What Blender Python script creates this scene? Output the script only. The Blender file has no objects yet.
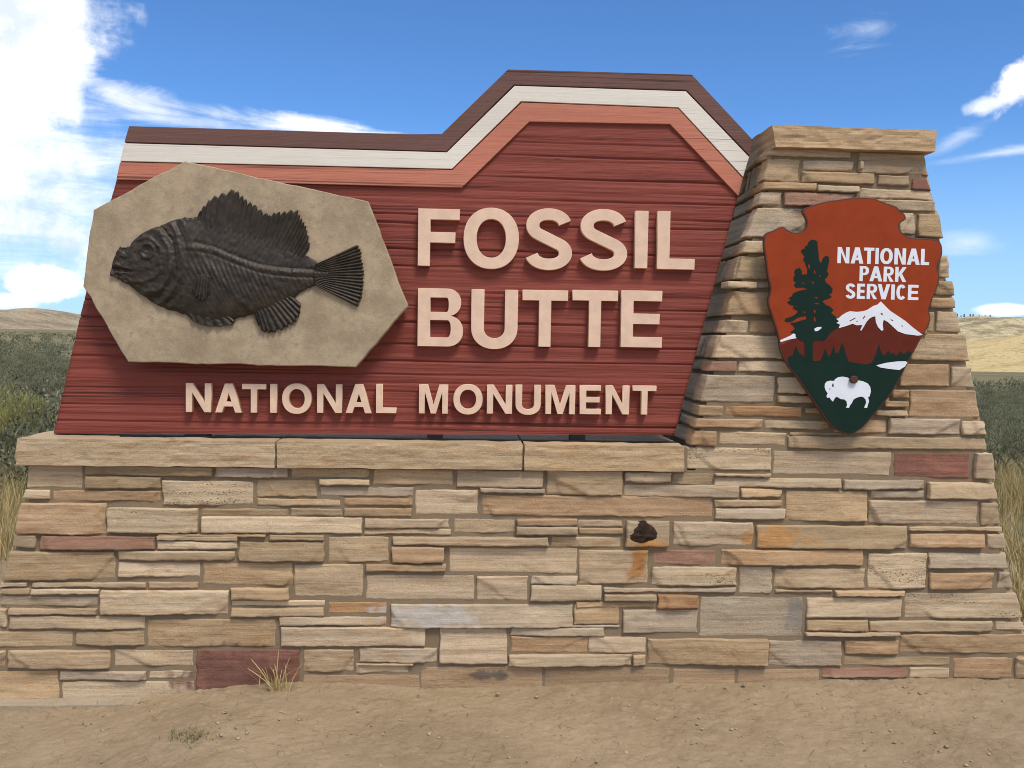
import bpy, math, random
import numpy as np
from mathutils import Matrix, Vector

random.seed(7)
RNG = np.random.default_rng(7)
scene = bpy.context.scene
scene.render.engine = 'CYCLES'
COL = scene.collection

# ------------------------------------------------------------------ camera
F_PX = 925.0
YAW, PITCH, ROLL = math.radians(3.2), math.radians(2.6), math.radians(1.0)
CAM = Vector((0.0, 0.0, 1.51))
ROT = Matrix.Rotation(-YAW, 3, 'Z') @ Matrix.Rotation(math.pi / 2 - PITCH, 3, 'X') @ Matrix.Rotation(ROLL, 3, 'Z')
cd = bpy.data.cameras.new('camera')
cam = bpy.data.objects.new('camera', cd)
COL.objects.link(cam)
cam.matrix_world = Matrix.Translation(CAM) @ ROT.to_4x4()
cd.sensor_width = 36.0
cd.lens = F_PX / 1024 * 36.0
cd.clip_start, cd.clip_end = 0.05, 20000
scene.camera = cam
scene.cycles.filter_width = 1.0
scene.render.resolution_x, scene.render.resolution_y = 1024, 768

# ------------------------------------------------------------------ light
SUN_EL, SUN_AZ = math.radians(58), math.radians(152)       # azimuth clockwise from +Y
SKY_STRENGTH = 0.115
world = bpy.data.worlds.new('World')
scene.world = world
world.use_nodes = True
sd = bpy.data.lights.new('sun', 'SUN')
sd.energy = 2.7
sd.angle = math.radians(18)
sd.color = (1.0, 0.93, 0.83)
sun = bpy.data.objects.new('sun', sd)
COL.objects.link(sun)
sdir = Vector((math.sin(SUN_AZ) * math.cos(SUN_EL), math.cos(SUN_AZ) * math.cos(SUN_EL), math.sin(SUN_EL)))
sun.rotation_euler = sdir.to_track_quat('Z', 'Y').to_euler()
sun.location = (0, 0, 30)
vs = scene.view_settings
vs.view_transform = 'Standard'
vs.look = 'None'
vs.exposure = 0.22
vs.gamma = 1.0
vs.use_curve_mapping = False


# ------------------------------------------------------------------ node helpers
class NT:
    def __init__(self, tree):
        self.t = tree
        tree.nodes.clear()

    def n(self, typ, **kw):
        nd = self.t.nodes.new(typ)
        for k, v in kw.items():
            setattr(nd, k, v)
        return nd

    def link(self, a, b):
        self.t.links.new(a, b)

    def put(self, sock, v):
        if hasattr(v, 'node'):
            self.link(v, sock)
        elif isinstance(v, (tuple, list)) and len(v) == 3 and sock.type == 'RGBA':
            sock.default_value = (*v, 1)
        else:
            sock.default_value = v

    def math(self, op, a, b=None, c=None, clamp=False):
        nd = self.n('ShaderNodeMath', operation=op, use_clamp=clamp)
        self.put(nd.inputs[0], a)
        if b is not None:
            self.put(nd.inputs[1], b)
        if c is not None:
            self.put(nd.inputs[2], c)
        return nd.outputs[0]

    def step(self, x, lo, hi, a=0.0, b=1.0):
        nd = self.n('ShaderNodeMapRange', interpolation_type='SMOOTHSTEP')
        self.put(nd.inputs[0], x)
        nd.inputs[1].default_value, nd.inputs[2].default_value = lo, hi
        nd.inputs[3].default_value, nd.inputs[4].default_value = a, b
        return nd.outputs[0]

    def mix(self, f, a, b, blend='MIX'):
        nd = self.n('ShaderNodeMix', data_type='RGBA', blend_type=blend)
        self.put(nd.inputs[0], f)
        self.put(nd.inputs[6], a)
        self.put(nd.inputs[7], b)
        return nd.outputs[2]

    def noise(self, vec, scale, detail=4, rough=0.55, dist=0.0):
        nd = self.n('ShaderNodeTexNoise')
        if vec is not None:
            self.link(vec, nd.inputs['Vector'])
        nd.inputs['Scale'].default_value = scale
        nd.inputs['Detail'].default_value = detail
        nd.inputs['Roughness'].default_value = rough
        nd.inputs['Distortion'].default_value = dist
        return nd.outputs['Fac']

    def voronoi(self, vec, scale, feature='F1'):
        nd = self.n('ShaderNodeTexVoronoi', feature=feature)
        self.link(vec, nd.inputs['Vector'])
        nd.inputs['Scale'].default_value = scale
        return nd.outputs['Distance']

    def coord(self, scale=(1, 1, 1), loc=(0, 0, 0), out='Object'):
        tc = self.n('ShaderNodeTexCoord')
        mp = self.n('ShaderNodeMapping')
        mp.inputs['Scale'].default_value = scale
        mp.inputs['Location'].default_value = loc
        self.link(tc.outputs[out], mp.inputs['Vector'])
        return mp.outputs[0]

    def attr(self, name, out='Color'):
        nd = self.n('ShaderNodeAttribute', attribute_name=name)
        return nd.outputs[out]

    def bump(self, h, strength=0.5, dist=0.01, normal=None):
        nd = self.n('ShaderNodeBump')
        nd.inputs['Strength'].default_value = strength
        nd.inputs['Distance'].default_value = dist
        self.link(h, nd.inputs['Height'])
        if normal is not None:
            self.link(normal, nd.inputs['Normal'])
        return nd.outputs[0]

    def bsdf(self, color, rough=0.8, normal=None, metallic=0.0, spec=0.3):
        b = self.n('ShaderNodeBsdfPrincipled')
        self.put(b.inputs['Base Color'], color)
        self.put(b.inputs['Roughness'], rough)
        b.inputs['Metallic'].default_value = metallic
        b.inputs['Specular IOR Level'].default_value = spec
        if normal is not None:
            self.link(normal, b.inputs['Normal'])
        o = self.n('ShaderNodeOutputMaterial')
        self.link(b.outputs[0], o.inputs[0])
        return b


def newmat(name):
    m = bpy.data.materials.new(name)
    m.use_nodes = True
    return m, NT(m.node_tree)


# ------------------------------------------------------------------ sky with clouds
def pix_dir(px, py):
    return (ROT @ Vector(((px - 512) / F_PX, -(py - 384) / F_PX, -1))).normalized()


def build_world():
    nt = NT(world.node_tree)
    sky = nt.n('ShaderNodeTexSky', sky_type='NISHITA')
    sky.sun_disc = False
    sky.sun_elevation = SUN_EL
    sky.sun_rotation = SUN_AZ
    sky.altitude = 2000
    sky.air_density = 1.0
    sky.dust_density = 0.5
    sky.ozone_density = 3.0
    tc = nt.n('ShaderNodeTexCoord')
    d = tc.outputs['Generated']
    sep = nt.n('ShaderNodeSeparateXYZ')
    nt.link(d, sep.inputs[0])
    az = nt.math('ARCTAN2', sep.outputs[0], sep.outputs[1])
    el = nt.math('ARCSINE', sep.outputs[2])
    n_big = nt.noise(d, 7, 8, 0.6, 0.3)
    n_mid = nt.noise(d, 22, 8, 0.62, 0.2)
    mp = nt.n('ShaderNodeMapping')
    mp.inputs['Scale'].default_value = (3.0, 3.0, 16.0)
    mp.inputs['Rotation'].default_value = (0, math.radians(9), 0)
    nt.link(d, mp.inputs['Vector'])
    n_wisp = nt.noise(mp.outputs[0], 2.6, 9, 0.66, 0.7)
    big = nt.math('SUBTRACT', n_big, 0.5)
    mid = nt.math('SUBTRACT', n_mid, 0.5)
    wsp = nt.math('SUBTRACT', n_wisp, 0.5)

    def blob(px, py, rx, ry, rot, kb, km, kw, lo, hi, amount=1.0):
        c = pix_dir(px, py)
        a0, e0 = math.atan2(c.x, c.y), math.asin(c.z)
        da = nt.math('SUBTRACT', az, a0)
        de = nt.math('SUBTRACT', el, e0)
        cr, sr = math.cos(rot), math.sin(rot)
        u = nt.math('ADD', nt.math('MULTIPLY', da, cr / (rx / F_PX)), nt.math('MULTIPLY', de, sr / (rx / F_PX)))
        v = nt.math('ADD', nt.math('MULTIPLY', da, -sr / (ry / F_PX)), nt.math('MULTIPLY', de, cr / (ry / F_PX)))
        r2 = nt.math('ADD', nt.math('MULTIPLY', u, u), nt.math('MULTIPLY', v, v))
        f = nt.math('SUBTRACT', 1.0, nt.math('SQRT', r2))
        for k, nn in ((kb, big), (km, mid), (kw, wsp)):
            if k:
                f = nt.math('MULTIPLY_ADD', nn, k, f)
        return nt.math('MULTIPLY', nt.step(f, lo, hi), amount)

    R = math.radians
    blobs = [
        blob(-140, 0, 205, 165, R(-10), 0.8, 0.6, 0.3, -0.02, 0.3),            # great cumulus, upper left
        blob(-130, 130, 300, 120, R(-10), 0.7, 0.5, 1.2, -0.05, 0.7, 0.88),               # its hazy foot
        blob(-40, 200, 330, 62, R(0), 0.5, 0.3, 2.2, -0.1, 1.1, 0.6),
        blob(115, 92, 105, 20, R(-16), 0.4, 0.3, 3.2, 0.1, 1.2, 0.7),           # streamers
        blob(190, 124, 120, 10, R(-3), 0.3, 0.3, 2.4, 0.0, 1.1, 0.6),
        blob(300, 124, 105, 12, R(-4), 0.4, 0.3, 2.6, 0.0, 0.9, 0.85),
        blob(42, 284, 44, 21, R(0), 0.5, 1.5, 0.0, 0.1, 0.4, 0.92),                     # low cumulus by the hill
        blob(-15, 300, 60, 12, R(0), 0.4, 1.0, 0.0, 0.1, 0.5, 0.7),
        blob(1026, 78, 40, 19, R(38), 0.8, 2.2, 0.0, 0.0, 0.6),                   # small cumulus, right
        blob(990, 104, 24, 10, R(10), 0.6, 2.0, 0.0, 0.05, 0.7, 0.7),
        blob(872, 28, 60, 24, R(0), 0.3, 0.6, 2.4, 0.2, 1.3, 0.55),
        blob(1000, 153, 80, 6, R(5), 0.3, 0.4, 2.0, 0.0, 1.2, 0.5),
        blob(955, 140, 40, 9, R(28), 0.3, 0.4, 2.0, 0.0, 1.4, 0.35),
        blob(965, 243, 40, 16, R(0), 0.3, 0.5, 1.5, 0.0, 1.1, 0.5),
        blob(1004, 310, 30, 7, R(0), 0.5, 1.0, 0.0, 0.0, 0.5, 0.9),
    ]
    m = blobs[0]
    for b in blobs[1:]:
        m = nt.math('MAXIMUM', m, b)
    # unseen broken cloud behind and above the camera, added for soft fill light
    away = nt.step(sep.outputs[1], 0.45, -0.1)
    high = nt.step(sep.outputs[2], 0.72, 0.86)
    other = nt.math('MULTIPLY', nt.math('MAXIMUM', away, high), nt.step(nt.noise(d, 2.2, 7, 0.6), 0.45, 0.62))
    m = nt.math('MAXIMUM', m, other)
    # pale air towards the horizon
    low = nt.math('MULTIPLY', nt.step(el, 0.24, -0.02), 0.75)
    shade = nt.step(nt.noise(d, 9, 8, 0.62), 0.36, 0.52)
    blue = nt.mix(1.0, sky.outputs[0], (0.64, 0.97, 1.28), 'MULTIPLY')
    hazec = nt.mix(low, blue, (3.6, 5.3, 7.0))
    cloud = nt.mix(shade, (6.2, 6.9, 7.9), (9.6, 9.7, 9.8))
    colr = nt.mix(m, hazec, cloud)
    bg = nt.n('ShaderNodeBackground')
    nt.link(colr, bg.inputs[0])
    bg.inputs[1].default_value = SKY_STRENGTH
    o = nt.n('ShaderNodeOutputWorld')
    nt.link(bg.outputs[0], o.inputs[0])


build_world()


# ------------------------------------------------------------------ numpy noise
def _hash(ix, iy, iz):
    h = (ix.astype(np.int64) * 374761393 + iy.astype(np.int64) * 668265263 + iz.astype(np.int64) * 2147483647 * 3)
    h &= 0xFFFFFFFF
    h = ((h ^ (h >> 13)) * 1274126177) & 0xFFFFFFFF
    h = ((h ^ (h >> 16)) * 2246822519) & 0xFFFFFFFF
    return ((h ^ (h >> 15)) & 0xFFFF) / 65535.0 * 2 - 1


def vnoise(x, y, z):
    x, y, z = np.broadcast_arrays(np.asarray(x, float), np.asarray(y, float), np.asarray(z, float))
    xi, yi, zi = np.floor(x), np.floor(y), np.floor(z)
    fx, fy, fz = x - xi, y - yi, z - zi
    fx, fy, fz = [f * f * (3 - 2 * f) for f in (fx, fy, fz)]
    r = 0
    for a in (0, 1):
        wx = fx if a else 1 - fx
        for b in (0, 1):
            wy = fy if b else 1 - fy
            for c in (0, 1):
                wz = fz if c else 1 - fz
                r = r + wx * wy * wz * _hash(xi + a, yi + b, zi + c)
    return r


def fbm(x, y, z, oct=4, gain=0.5):
    r, a, s = 0, 1.0, 1.0
    for i in range(oct):
        r = r + a * vnoise(np.asarray(x) * s + i * 17.3, np.asarray(y) * s + i * 5.1, np.asarray(z) * s + i * 9.7)
        a *= gain
        s *= 2.03
    return r


def sstep(x, a, b):
    t = np.clip((np.asarray(x, float) - a) / (b - a), 0, 1)
    return t * t * (3 - 2 * t)


# ------------------------------------------------------------------ object helpers
def tag(o, label=None, cat=None, group=None, kind=None):
    if label:
        o['label'] = label
    if cat:
        o['category'] = cat
    if group:
        o['group'] = group
    if kind:
        o['kind'] = kind
    return o


def empty(name, loc, label, cat, group=None):
    o = bpy.data.objects.new(name, None)
    COL.objects.link(o)
    o.location = loc
    o.empty_display_size = 0.1
    return tag(o, label, cat, group)


def root_loc(parent):
    v = Vector((0, 0, 0))
    while parent is not None:
        v += parent.location
        parent = parent.parent
    return v


def link_mesh(name, me, mat, parent=None, loc=None, smooth=None):
    """verts are in world space; the object's origin is moved to loc (or its parent's)"""
    o = bpy.data.objects.new(name, me)
    COL.objects.link(o)
    base = root_loc(parent)
    here = Vector(loc) if loc is not None else base
    if here.length > 0:
        me.transform(Matrix.Translation(-here))
    o.location = here - base
    if parent is not None:
        o.parent = parent
    if mat is not None:
        for mm in (mat if isinstance(mat, (list, tuple)) else [mat]):
            me.materials.append(mm)
    if smooth is not None:
        me.polygons.foreach_set('use_smooth', [smooth] * len(me.polygons))
    return o


def np_mesh(name, V, Fq, cols=None, floats=None):
    me = bpy.data.meshes.new(name)
    V = np.asarray(V, dtype=np.float32)
    Fq = np.asarray(Fq, dtype=np.int32)
    k = Fq.shape[1]
    me.vertices.add(len(V))
    me.vertices.foreach_set('co', V.ravel())
    me.loops.add(Fq.size)
    me.loops.foreach_set('vertex_index', Fq.ravel())
    me.polygons.add(len(Fq))
    me.polygons.foreach_set('loop_start', np.arange(0, Fq.size, k, dtype=np.int32))
    if cols is not None:
        a = me.attributes.new('tint', 'FLOAT_COLOR', 'POINT')
        a.data.foreach_set('color', np.asarray(cols, dtype=np.float32).ravel())
    for nm, arr in (floats or {}).items():
        a = me.attributes.new(nm, 'FLOAT', 'POINT')
        a.data.foreach_set('value', np.asarray(arr, dtype=np.float32).ravel())
    me.update(calc_edges=True)
    me.validate()
    return me


def un(px, py, Y):
    d = ROT @ Vector(((px - 512) / F_PX, -(py - 384) / F_PX, -1))
    return CAM + d * ((Y - CAM.y) / d.y)


def unxz(px, py, Y):
    p = un(px, py, Y)
    return (p.x, p.z)


def poly_mesh(name, shapes, yfront, thick, bevel=0.0):
    """solid with front face at y=yfront (facing -y); shapes = loops in (X, Z), holes included"""
    cu = bpy.data.curves.new(name, 'CURVE')
    cu.dimensions = '2D'
    cu.fill_mode = 'BOTH'
    cu.extrude = max(thick / 2 - bevel, 1e-5)
    cu.bevel_depth = bevel
    cu.bevel_resolution = 1
    cu.offset = -bevel
    for lp in shapes:
        s = cu.splines.new('POLY')
        s.points.add(len(lp) - 1)
        for i, (x, z) in enumerate(lp):
            s.points[i].co = (x, z, 0, 1)
        s.use_cyclic_u = True
    ob = bpy.data.objects.new('tmp', cu)
    COL.objects.link(ob)
    dg = bpy.context.evaluated_depsgraph_get()
    me = bpy.data.meshes.new_from_object(ob.evaluated_get(dg))
    bpy.data.objects.remove(ob)
    bpy.data.curves.remove(cu)
    me.name = name
    me.materials.clear()
    # curve plane xy -> world xz, curve +z -> world -y
    me.transform(Matrix(((1, 0, 0, 0), (0, 0, -1, yfront + thick / 2), (0, 1, 0, 0), (0, 0, 0, 1))))
    return me


def join_meshes(name, meshes):
    V, Fs, off = [], [], 0
    for me in meshes:
        V += [v.co[:] for v in me.vertices]
        Fs += [[i + off for i in p.vertices] for p in me.polygons]
        off += len(me.vertices)
        bpy.data.meshes.remove(me)
    m = bpy.data.meshes.new(name)
    m.from_pydata(V, [], Fs)
    return m


def box_mesh(name, x0, x1, y0, y1, z0, z1):
    me = bpy.data.meshes.new(name)
    V = [(x, y, z) for z in (z0, z1) for y in (y0, y1) for x in (x0, x1)]
    me.from_pydata(V, [], [(0, 1, 5, 4), (1, 3, 7, 5), (3, 2, 6, 7), (2, 0, 4, 6), (4, 5, 7, 6), (2, 3, 1, 0)])
    return me


YF = 4.10           # nominal face of the masonry
YB = YF + 0.12      # face of the timber board
YP = YB - 0.095     # face of the stone slab on it
YA = YF - 0.075     # face of the arrowhead
YBACK = YF + 0.80


# ------------------------------------------------------------------ materials
def mat_stone():
    m, nt = newmat('sandstone')
    oc = nt.coord()
    st = nt.coord((1.6, 1.6, 46))
    rv = nt.n('ShaderNodeVectorMath', operation='ADD')
    cb = nt.n('ShaderNodeCombineXYZ')
    for i in range(3):
        nt.link(nt.attr('rnd', 'Fac'), cb.inputs[i])
    nt.link(st, rv.inputs[0])
    nt.link(cb.outputs[0], rv.inputs[1])
    strata = nt.noise(rv.outputs[0], 1.0, 5, 0.62, 0.5)
    fine = nt.noise(oc, 240, 4, 0.7)
    broad = nt.noise(nt.coord((5, 5, 14)), 1.0, 4, 0.6)
    tint = nt.attr('tint')
    k = nt.math('MULTIPLY', nt.step(strata, 0.28, 0.72, 0.77, 1.14), nt.step(fine, 0.25, 0.75, 0.82, 1.16))
    kc = nt.n('ShaderNodeCombineColor')
    for i in range(3):
        nt.link(k, kc.inputs[i])
    c = nt.mix(1.0, nt.mix(1.0, tint, (1.36, 1.295, 1.2), 'MULTIPLY'), kc.outputs[0], 'MULTIPLY')
    c = nt.mix(nt.step(broad, 0.5, 0.75, 0, 0.45), c, nt.mix(1.0, c, (0.95, 0.72, 0.52), 'MULTIPLY'))
    c = nt.mix(nt.step(nt.noise(oc, 9, 6, 0.7), 0.60, 0.75, 0, 0.4), c, nt.mix(1.0, c, (0.62, 0.62, 0.62), 'MULTIPLY'))
    blot = nt.noise(oc, 30, 6, 0.72, 0.4)
    c = nt.mix(nt.step(blot, 0.56, 0.72, 0, 0.5), c, nt.mix(1.0, c, (0.66, 0.60, 0.52), 'MULTIPLY'))
    c = nt.mix(nt.step(blot, 0.42, 0.30, 0, 0.45), c, nt.mix(1.0, c, (1.22, 1.2, 1.14), 'MULTIPLY'))
    vein = nt.math('ABSOLUTE', nt.math('SUBTRACT', nt.noise(rv.outputs[0], 0.55, 3, 0.6, 0.9), 0.5))
    c = nt.mix(nt.step(vein, 0.02, 0.004, 0, 0.45), c, nt.mix(1.0, c, (0.60, 0.48, 0.36), 'MULTIPLY'))
    # natural bedding pits, the shade inside the holes painted as dark colour
    pit = nt.attr('pit', 'Fac')
    pv = nt.voronoi(nt.coord((75, 75, 150)), 1.0)
    pband = nt.step(nt.noise(nt.coord((3, 3, 30)), 1.0, 2), 0.5, 0.58)
    pm = nt.math('MULTIPLY', nt.math('MULTIPLY', nt.step(pv, 0.34, 0.20), pband), pit)
    c = nt.mix(pm, c, (0.03, 0.022, 0.016))
    h = nt.math('ADD', nt.math('MULTIPLY', strata, 0.6), nt.math('MULTIPLY', fine, 0.45))
    h = nt.math('ADD', h, nt.math('MULTIPLY', nt.noise(oc, 60, 6, 0.7), 0.9))
    h = nt.math('SUBTRACT', h, nt.math('MULTIPLY', pm, 1.6))
    nt.bsdf(c, 0.9, nt.bump(h, 0.6, 0.008), spec=0.2)
    return m


def mat_mortar():
    m, nt = newmat('mortar')
    oc = nt.coord()
    a = nt.noise(oc, 14, 6, 0.65)
    b = nt.noise(oc, 260, 3, 0.7)
    c = nt.mix(a, (0.215, 0.158, 0.098), (0.32, 0.24, 0.152))
    c = nt.mix(nt.step(b, 0.35, 0.7, 0, 0.5), c, (0.21, 0.155, 0.095))
    nt.bsdf(c, 0.95, nt.bump(nt.math('ADD', a, b), 0.6, 0.01), spec=0.15)
    return m


def mat_wood(name, col, groove, relief=0.6, streak=0.45, cracks=True):
    m, nt = newmat(name)
    g1 = nt.noise(nt.coord((1.0, 1, 48)), 1.0, 5, 0.62, 0.25)
    g2 = nt.noise(nt.coord((5, 1, 320)), 1.0, 4, 0.6)
    broad = nt.noise(nt.coord((0.8, 1, 6)), 1.0, 4, 0.6)
    dark = tuple(x * groove for x in col)
    lite = tuple(min(1, x * 1.22) for x in col)
    c = nt.mix(nt.step(g1, 0.30, 0.62), dark, col)
    c = nt.mix(1 - streak, c, col)
    c = nt.mix(nt.step(g2, 0.45, 0.75, 0, 0.5), c, lite)
    c = nt.mix(nt.step(broad, 0.35, 0.7, 0, 0.45), c, tuple(x * 0.8 for x in col))
    if cracks:
        ck = nt.noise(nt.coord((0.10, 1, 24)), 1.0, 2, 0.5, 0.05)
        ckm = nt.step(nt.math('ABSOLUTE', nt.math('SUBTRACT', ck, 0.5)), 0.012, 0.004)
        ckm = nt.math('MULTIPLY', ckm, nt.step(nt.noise(nt.coord((0.7, 1, 9), (3, 0, 1)), 1.0, 2), 0.46, 0.54))
        c = nt.mix(nt.math('MULTIPLY', ckm, 0.8), c, tuple(x * 0.25 for x in col))
    sc = nt.step(nt.noise(nt.coord((16, 1, 40)), 1.0, 6, 0.7), 0.64, 0.72, 0, 0.35)
    c = nt.mix(sc, c, tuple(0.5 * x + 0.5 * y for x, y in zip(col, (0.3, 0.24, 0.2))))
    h = nt.math('ADD', g1, nt.math('MULTIPLY', g2, 0.6))
    nt.bsdf(c, 0.72, nt.bump(h, relief, 0.006), spec=0.3)
    return m


def mat_plain(name, col, rough=0.5, var=0.12, scale=30, bumpd=0.0015, spec=0.4):
    m, nt = newmat(name)
    oc = nt.coord()
    a = nt.noise(oc, scale, 5, 0.65)
    b = nt.noise(oc, scale * 9, 3, 0.6)
    c = nt.mix(nt.step(a, 0.3, 0.7), tuple(x * (1 - var) for x in col), tuple(min(1, x * (1 + var * 0.6)) for x in col))
    rr = nt.step(a, 0.3, 0.7, rough - 0.06, rough + 0.08)
    nt.bsdf(c, rr, nt.bump(nt.math('ADD', a, b), 0.35, bumpd), spec=spec)
    return m


def mat_slab():
    m, nt = newmat('limestone_slab')
    oc = nt.coord()
    a = nt.noise(oc, 6, 7, 0.68)
    b = nt.noise(oc, 34, 5, 0.65)
    f = nt.noise(oc, 300, 3, 0.7)
    c = nt.mix(nt.step(a, 0.3, 0.7), (0.235, 0.175, 0.108), (0.37, 0.285, 0.18))
    c = nt.mix(nt.step(b, 0.50, 0.68, 0, 0.6), c, (0.22, 0.165, 0.115))
    c = nt.mix(nt.step(nt.noise(oc, 3.2, 4, 0.6), 0.55, 0.7, 0, 0.45), c, (0.33, 0.225, 0.135))
    c = nt.mix(nt.step(f, 0.5, 0.72, 0, 0.5), c, (0.16, 0.125, 0.085))
    c = nt.mix(nt.step(nt.noise(oc, 90, 5, 0.7), 0.55, 0.7, 0, 0.5), c, (0.40, 0.32, 0.21))
    c = nt.mix(1.0, c, (1.25, 1.26, 1.28), 'MULTIPLY')
    h = nt.math('ADD', nt.math('MULTIPLY', b, 0.8), nt.math('MULTIPLY', f, 0.25))
    nt.bsdf(c, 0.85, nt.bump(nt.math('ADD', h, a), 0.45, 0.006), spec=0.25)
    return m


def mat_bronze():
    m, nt = newmat('dark_bronze')
    oc = nt.coord()
    a = nt.noise(oc, 22, 6, 0.65)
    f = nt.noise(oc, 160, 4, 0.7)
    c = nt.mix(nt.step(a, 0.35, 0.7), (0.022, 0.0155, 0.009), (0.048, 0.033, 0.019))
    c = nt.mix(nt.step(f, 0.6, 0.8, 0, 0.5), c, (0.13, 0.10, 0.07))
    nt.bsdf(c, nt.step(a, 0.3, 0.7, 0.42, 0.6), nt.bump(nt.math('ADD', a, f), 0.4, 0.003), metallic=0.2, spec=0.45)
    return m


def mat_ground():
    m, nt = newmat('dry_earth')
    oc = nt.coord()
    a = nt.noise(oc, 1.6, 7, 0.62)
    b = nt.noise(oc, 11, 7, 0.68)
    f = nt.noise(oc, 120, 4, 0.72)
    c = nt.mix(nt.step(a, 0.32, 0.68), (0.295, 0.213, 0.125), (0.39, 0.288, 0.175))
    c = nt.mix(nt.step(b, 0.45, 0.66, 0, 0.45), c, (0.42, 0.32, 0.20))
    c = nt.mix(nt.step(nt.noise(oc, 5, 6, 0.7), 0.58, 0.72, 0, 0.5), c, (0.22, 0.15, 0.09))
    c = nt.mix(nt.step(f, 0.5, 0.7, 0, 0.4), c, (0.19, 0.135, 0.085))
    g = nt.noise(oc, 300, 3, 0.7)
    c = nt.mix(nt.step(g, 0.58, 0.70, 0, 0.5), c, (0.46, 0.38, 0.27))
    # farther off the soil is greyer between the brush
    sep = nt.n('ShaderNodeSeparateXYZ')
    nt.link(oc, sep.inputs[0])
    far = nt.step(sep.outputs[1], 4.8, 9)
    fld = nt.mix(nt.step(nt.noise(oc, 0.35, 7, 0.65), 0.4, 0.62), (0.14, 0.12, 0.062), (0.27, 0.22, 0.115))
    vf = nt.step(sep.outputs[1], 60, 200)
    fld = nt.mix(vf, fld, nt.mix(nt.step(nt.noise(oc, 0.02, 6, 0.65), 0.4, 0.62), (0.16, 0.145, 0.07), (0.25, 0.205, 0.10)))
    c = nt.mix(far, c, fld)
    h = nt.math('ADD', nt.math('MULTIPLY', b, 0.4), nt.math('MULTIPLY', f, 0.9))
    nt.bsdf(c, 0.95, nt.bump(h, 0.7, 0.012), spec=0.12)
    return m


def mat_hill(name, dark, light, scale, thr=0.5):
    m, nt = newmat(name)
    oc = nt.coord()
    a = nt.noise(oc, 0.006 * scale, 8, 0.66)
    b = nt.noise(oc, 0.05 * scale, 6, 0.7)
    c = nt.mix(nt.step(a, thr - 0.14, thr + 0.12), dark, light)
    c = nt.mix(nt.step(b, 0.50, 0.66, 0, 0.7), c, tuple(x * 0.5 for x in dark))
    nt.bsdf(c, 0.95, nt.bump(b, 0.5, 3.0), spec=0.1)
    return m


def mat_leaf(name, rough=0.7):
    m, nt = newmat(name)
    t = nt.attr('tint')
    b = nt.n('ShaderNodeBsdfPrincipled')
    nt.link(t, b.inputs['Base Color'])
    b.inputs['Roughness'].default_value = rough
    b.inputs['Specular IOR Level'].default_value = 0.2
    tr = nt.n('ShaderNodeBsdfTranslucent')
    nt.link(t, tr.inputs[0])
    mx = nt.n('ShaderNodeMixShader')
    mx.inputs[0].default_value = 0.25
    nt.link(b.outputs[0], mx.inputs[1])
    nt.link(tr.outputs[0], mx.inputs[2])
    o = nt.n('ShaderNodeOutputMaterial')
    nt.link(mx.outputs[0], o.inputs[0])
    return m


M = dict(
    stone=mat_stone(), mortar=mat_mortar(), slab=mat_slab(), bronze=mat_bronze(), ground=mat_ground(),
    red=mat_wood('red_painted_wood', (0.240, 0.054, 0.036), 0.6, 0.7, 0.5),
    brown=mat_wood('brown_painted_wood', (0.155, 0.076, 0.060), 0.7, 0.4, 0.3),
    cream=mat_wood('cream_painted_wood', (0.74, 0.68, 0.58), 0.93, 0.25, 0.2),
    salmon=mat_wood('salmon_painted_wood', (0.52, 0.185, 0.115), 0.75, 0.4, 0.4),
    letter=mat_plain('beige_letter_paint', (0.74, 0.515, 0.365), 0.55, 0.10, 14),
    steel=mat_plain('black_steel', (0.018, 0.018, 0.018), 0.8, spec=0.1),
    orange=mat_plain('orange_brown_enamel', (0.285, 0.043, 0.011), 0.5, 0.10, 12, 0.0008, 0.12),
    edge=mat_plain('dark_brown_edge', (0.085, 0.024, 0.014), 0.5),
    rust_red=mat_plain('red_brown_enamel', (0.115, 0.020, 0.010), 0.5, 0.08, 12, 0.0008, 0.12),
    green=mat_plain('dark_green_enamel', (0.008, 0.024, 0.017), 0.5, 0.1, 12, 0.0008, 0.12),
    white=mat_plain('white_enamel', (0.74, 0.76, 0.80), 0.5, 0.05, 12, 0.0008, 0.12),
    bolt=mat_plain('rusty_bolt', (0.07, 0.025, 0.016), 0.7),
    concrete=mat_plain('concrete', (0.27, 0.235, 0.18), 0.9, 0.25, 18, 0.006, 0.2),
    iron=mat_plain('iron_stone', (0.042, 0.022, 0.014), 0.9, 0.6, 40, 0.012, 0.25),
    leaf=mat_leaf('sage_leaf'),
    wood=mat_plain('sage_wood', (0.10, 0.085, 0.07), 0.9, 0.3, 40, 0.004),
    pebble=mat_plain('pebble', (0.36, 0.28, 0.185), 0.9, 0.35, 6, 0.003, 0.2),
    hill_pale=mat_hill('sunlit_pale_dry_hill', (0.25, 0.205, 0.115), (0.60, 0.49, 0.29), 4.0, 0.5),  # dry grass tones brightened to stand for sunlight on the far hill
    hill_gold=mat_hill('sunlit_golden_grass_hill', (0.46, 0.33, 0.14), (0.66, 0.50, 0.24), 5.0, 0.42),  # golden grass colour, with the sunshine on this hill put into it
    hill_tan=mat_hill('tan_hill', (0.26, 0.20, 0.125), (0.42, 0.335, 0.22), 3.0, 0.5),
)


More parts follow.
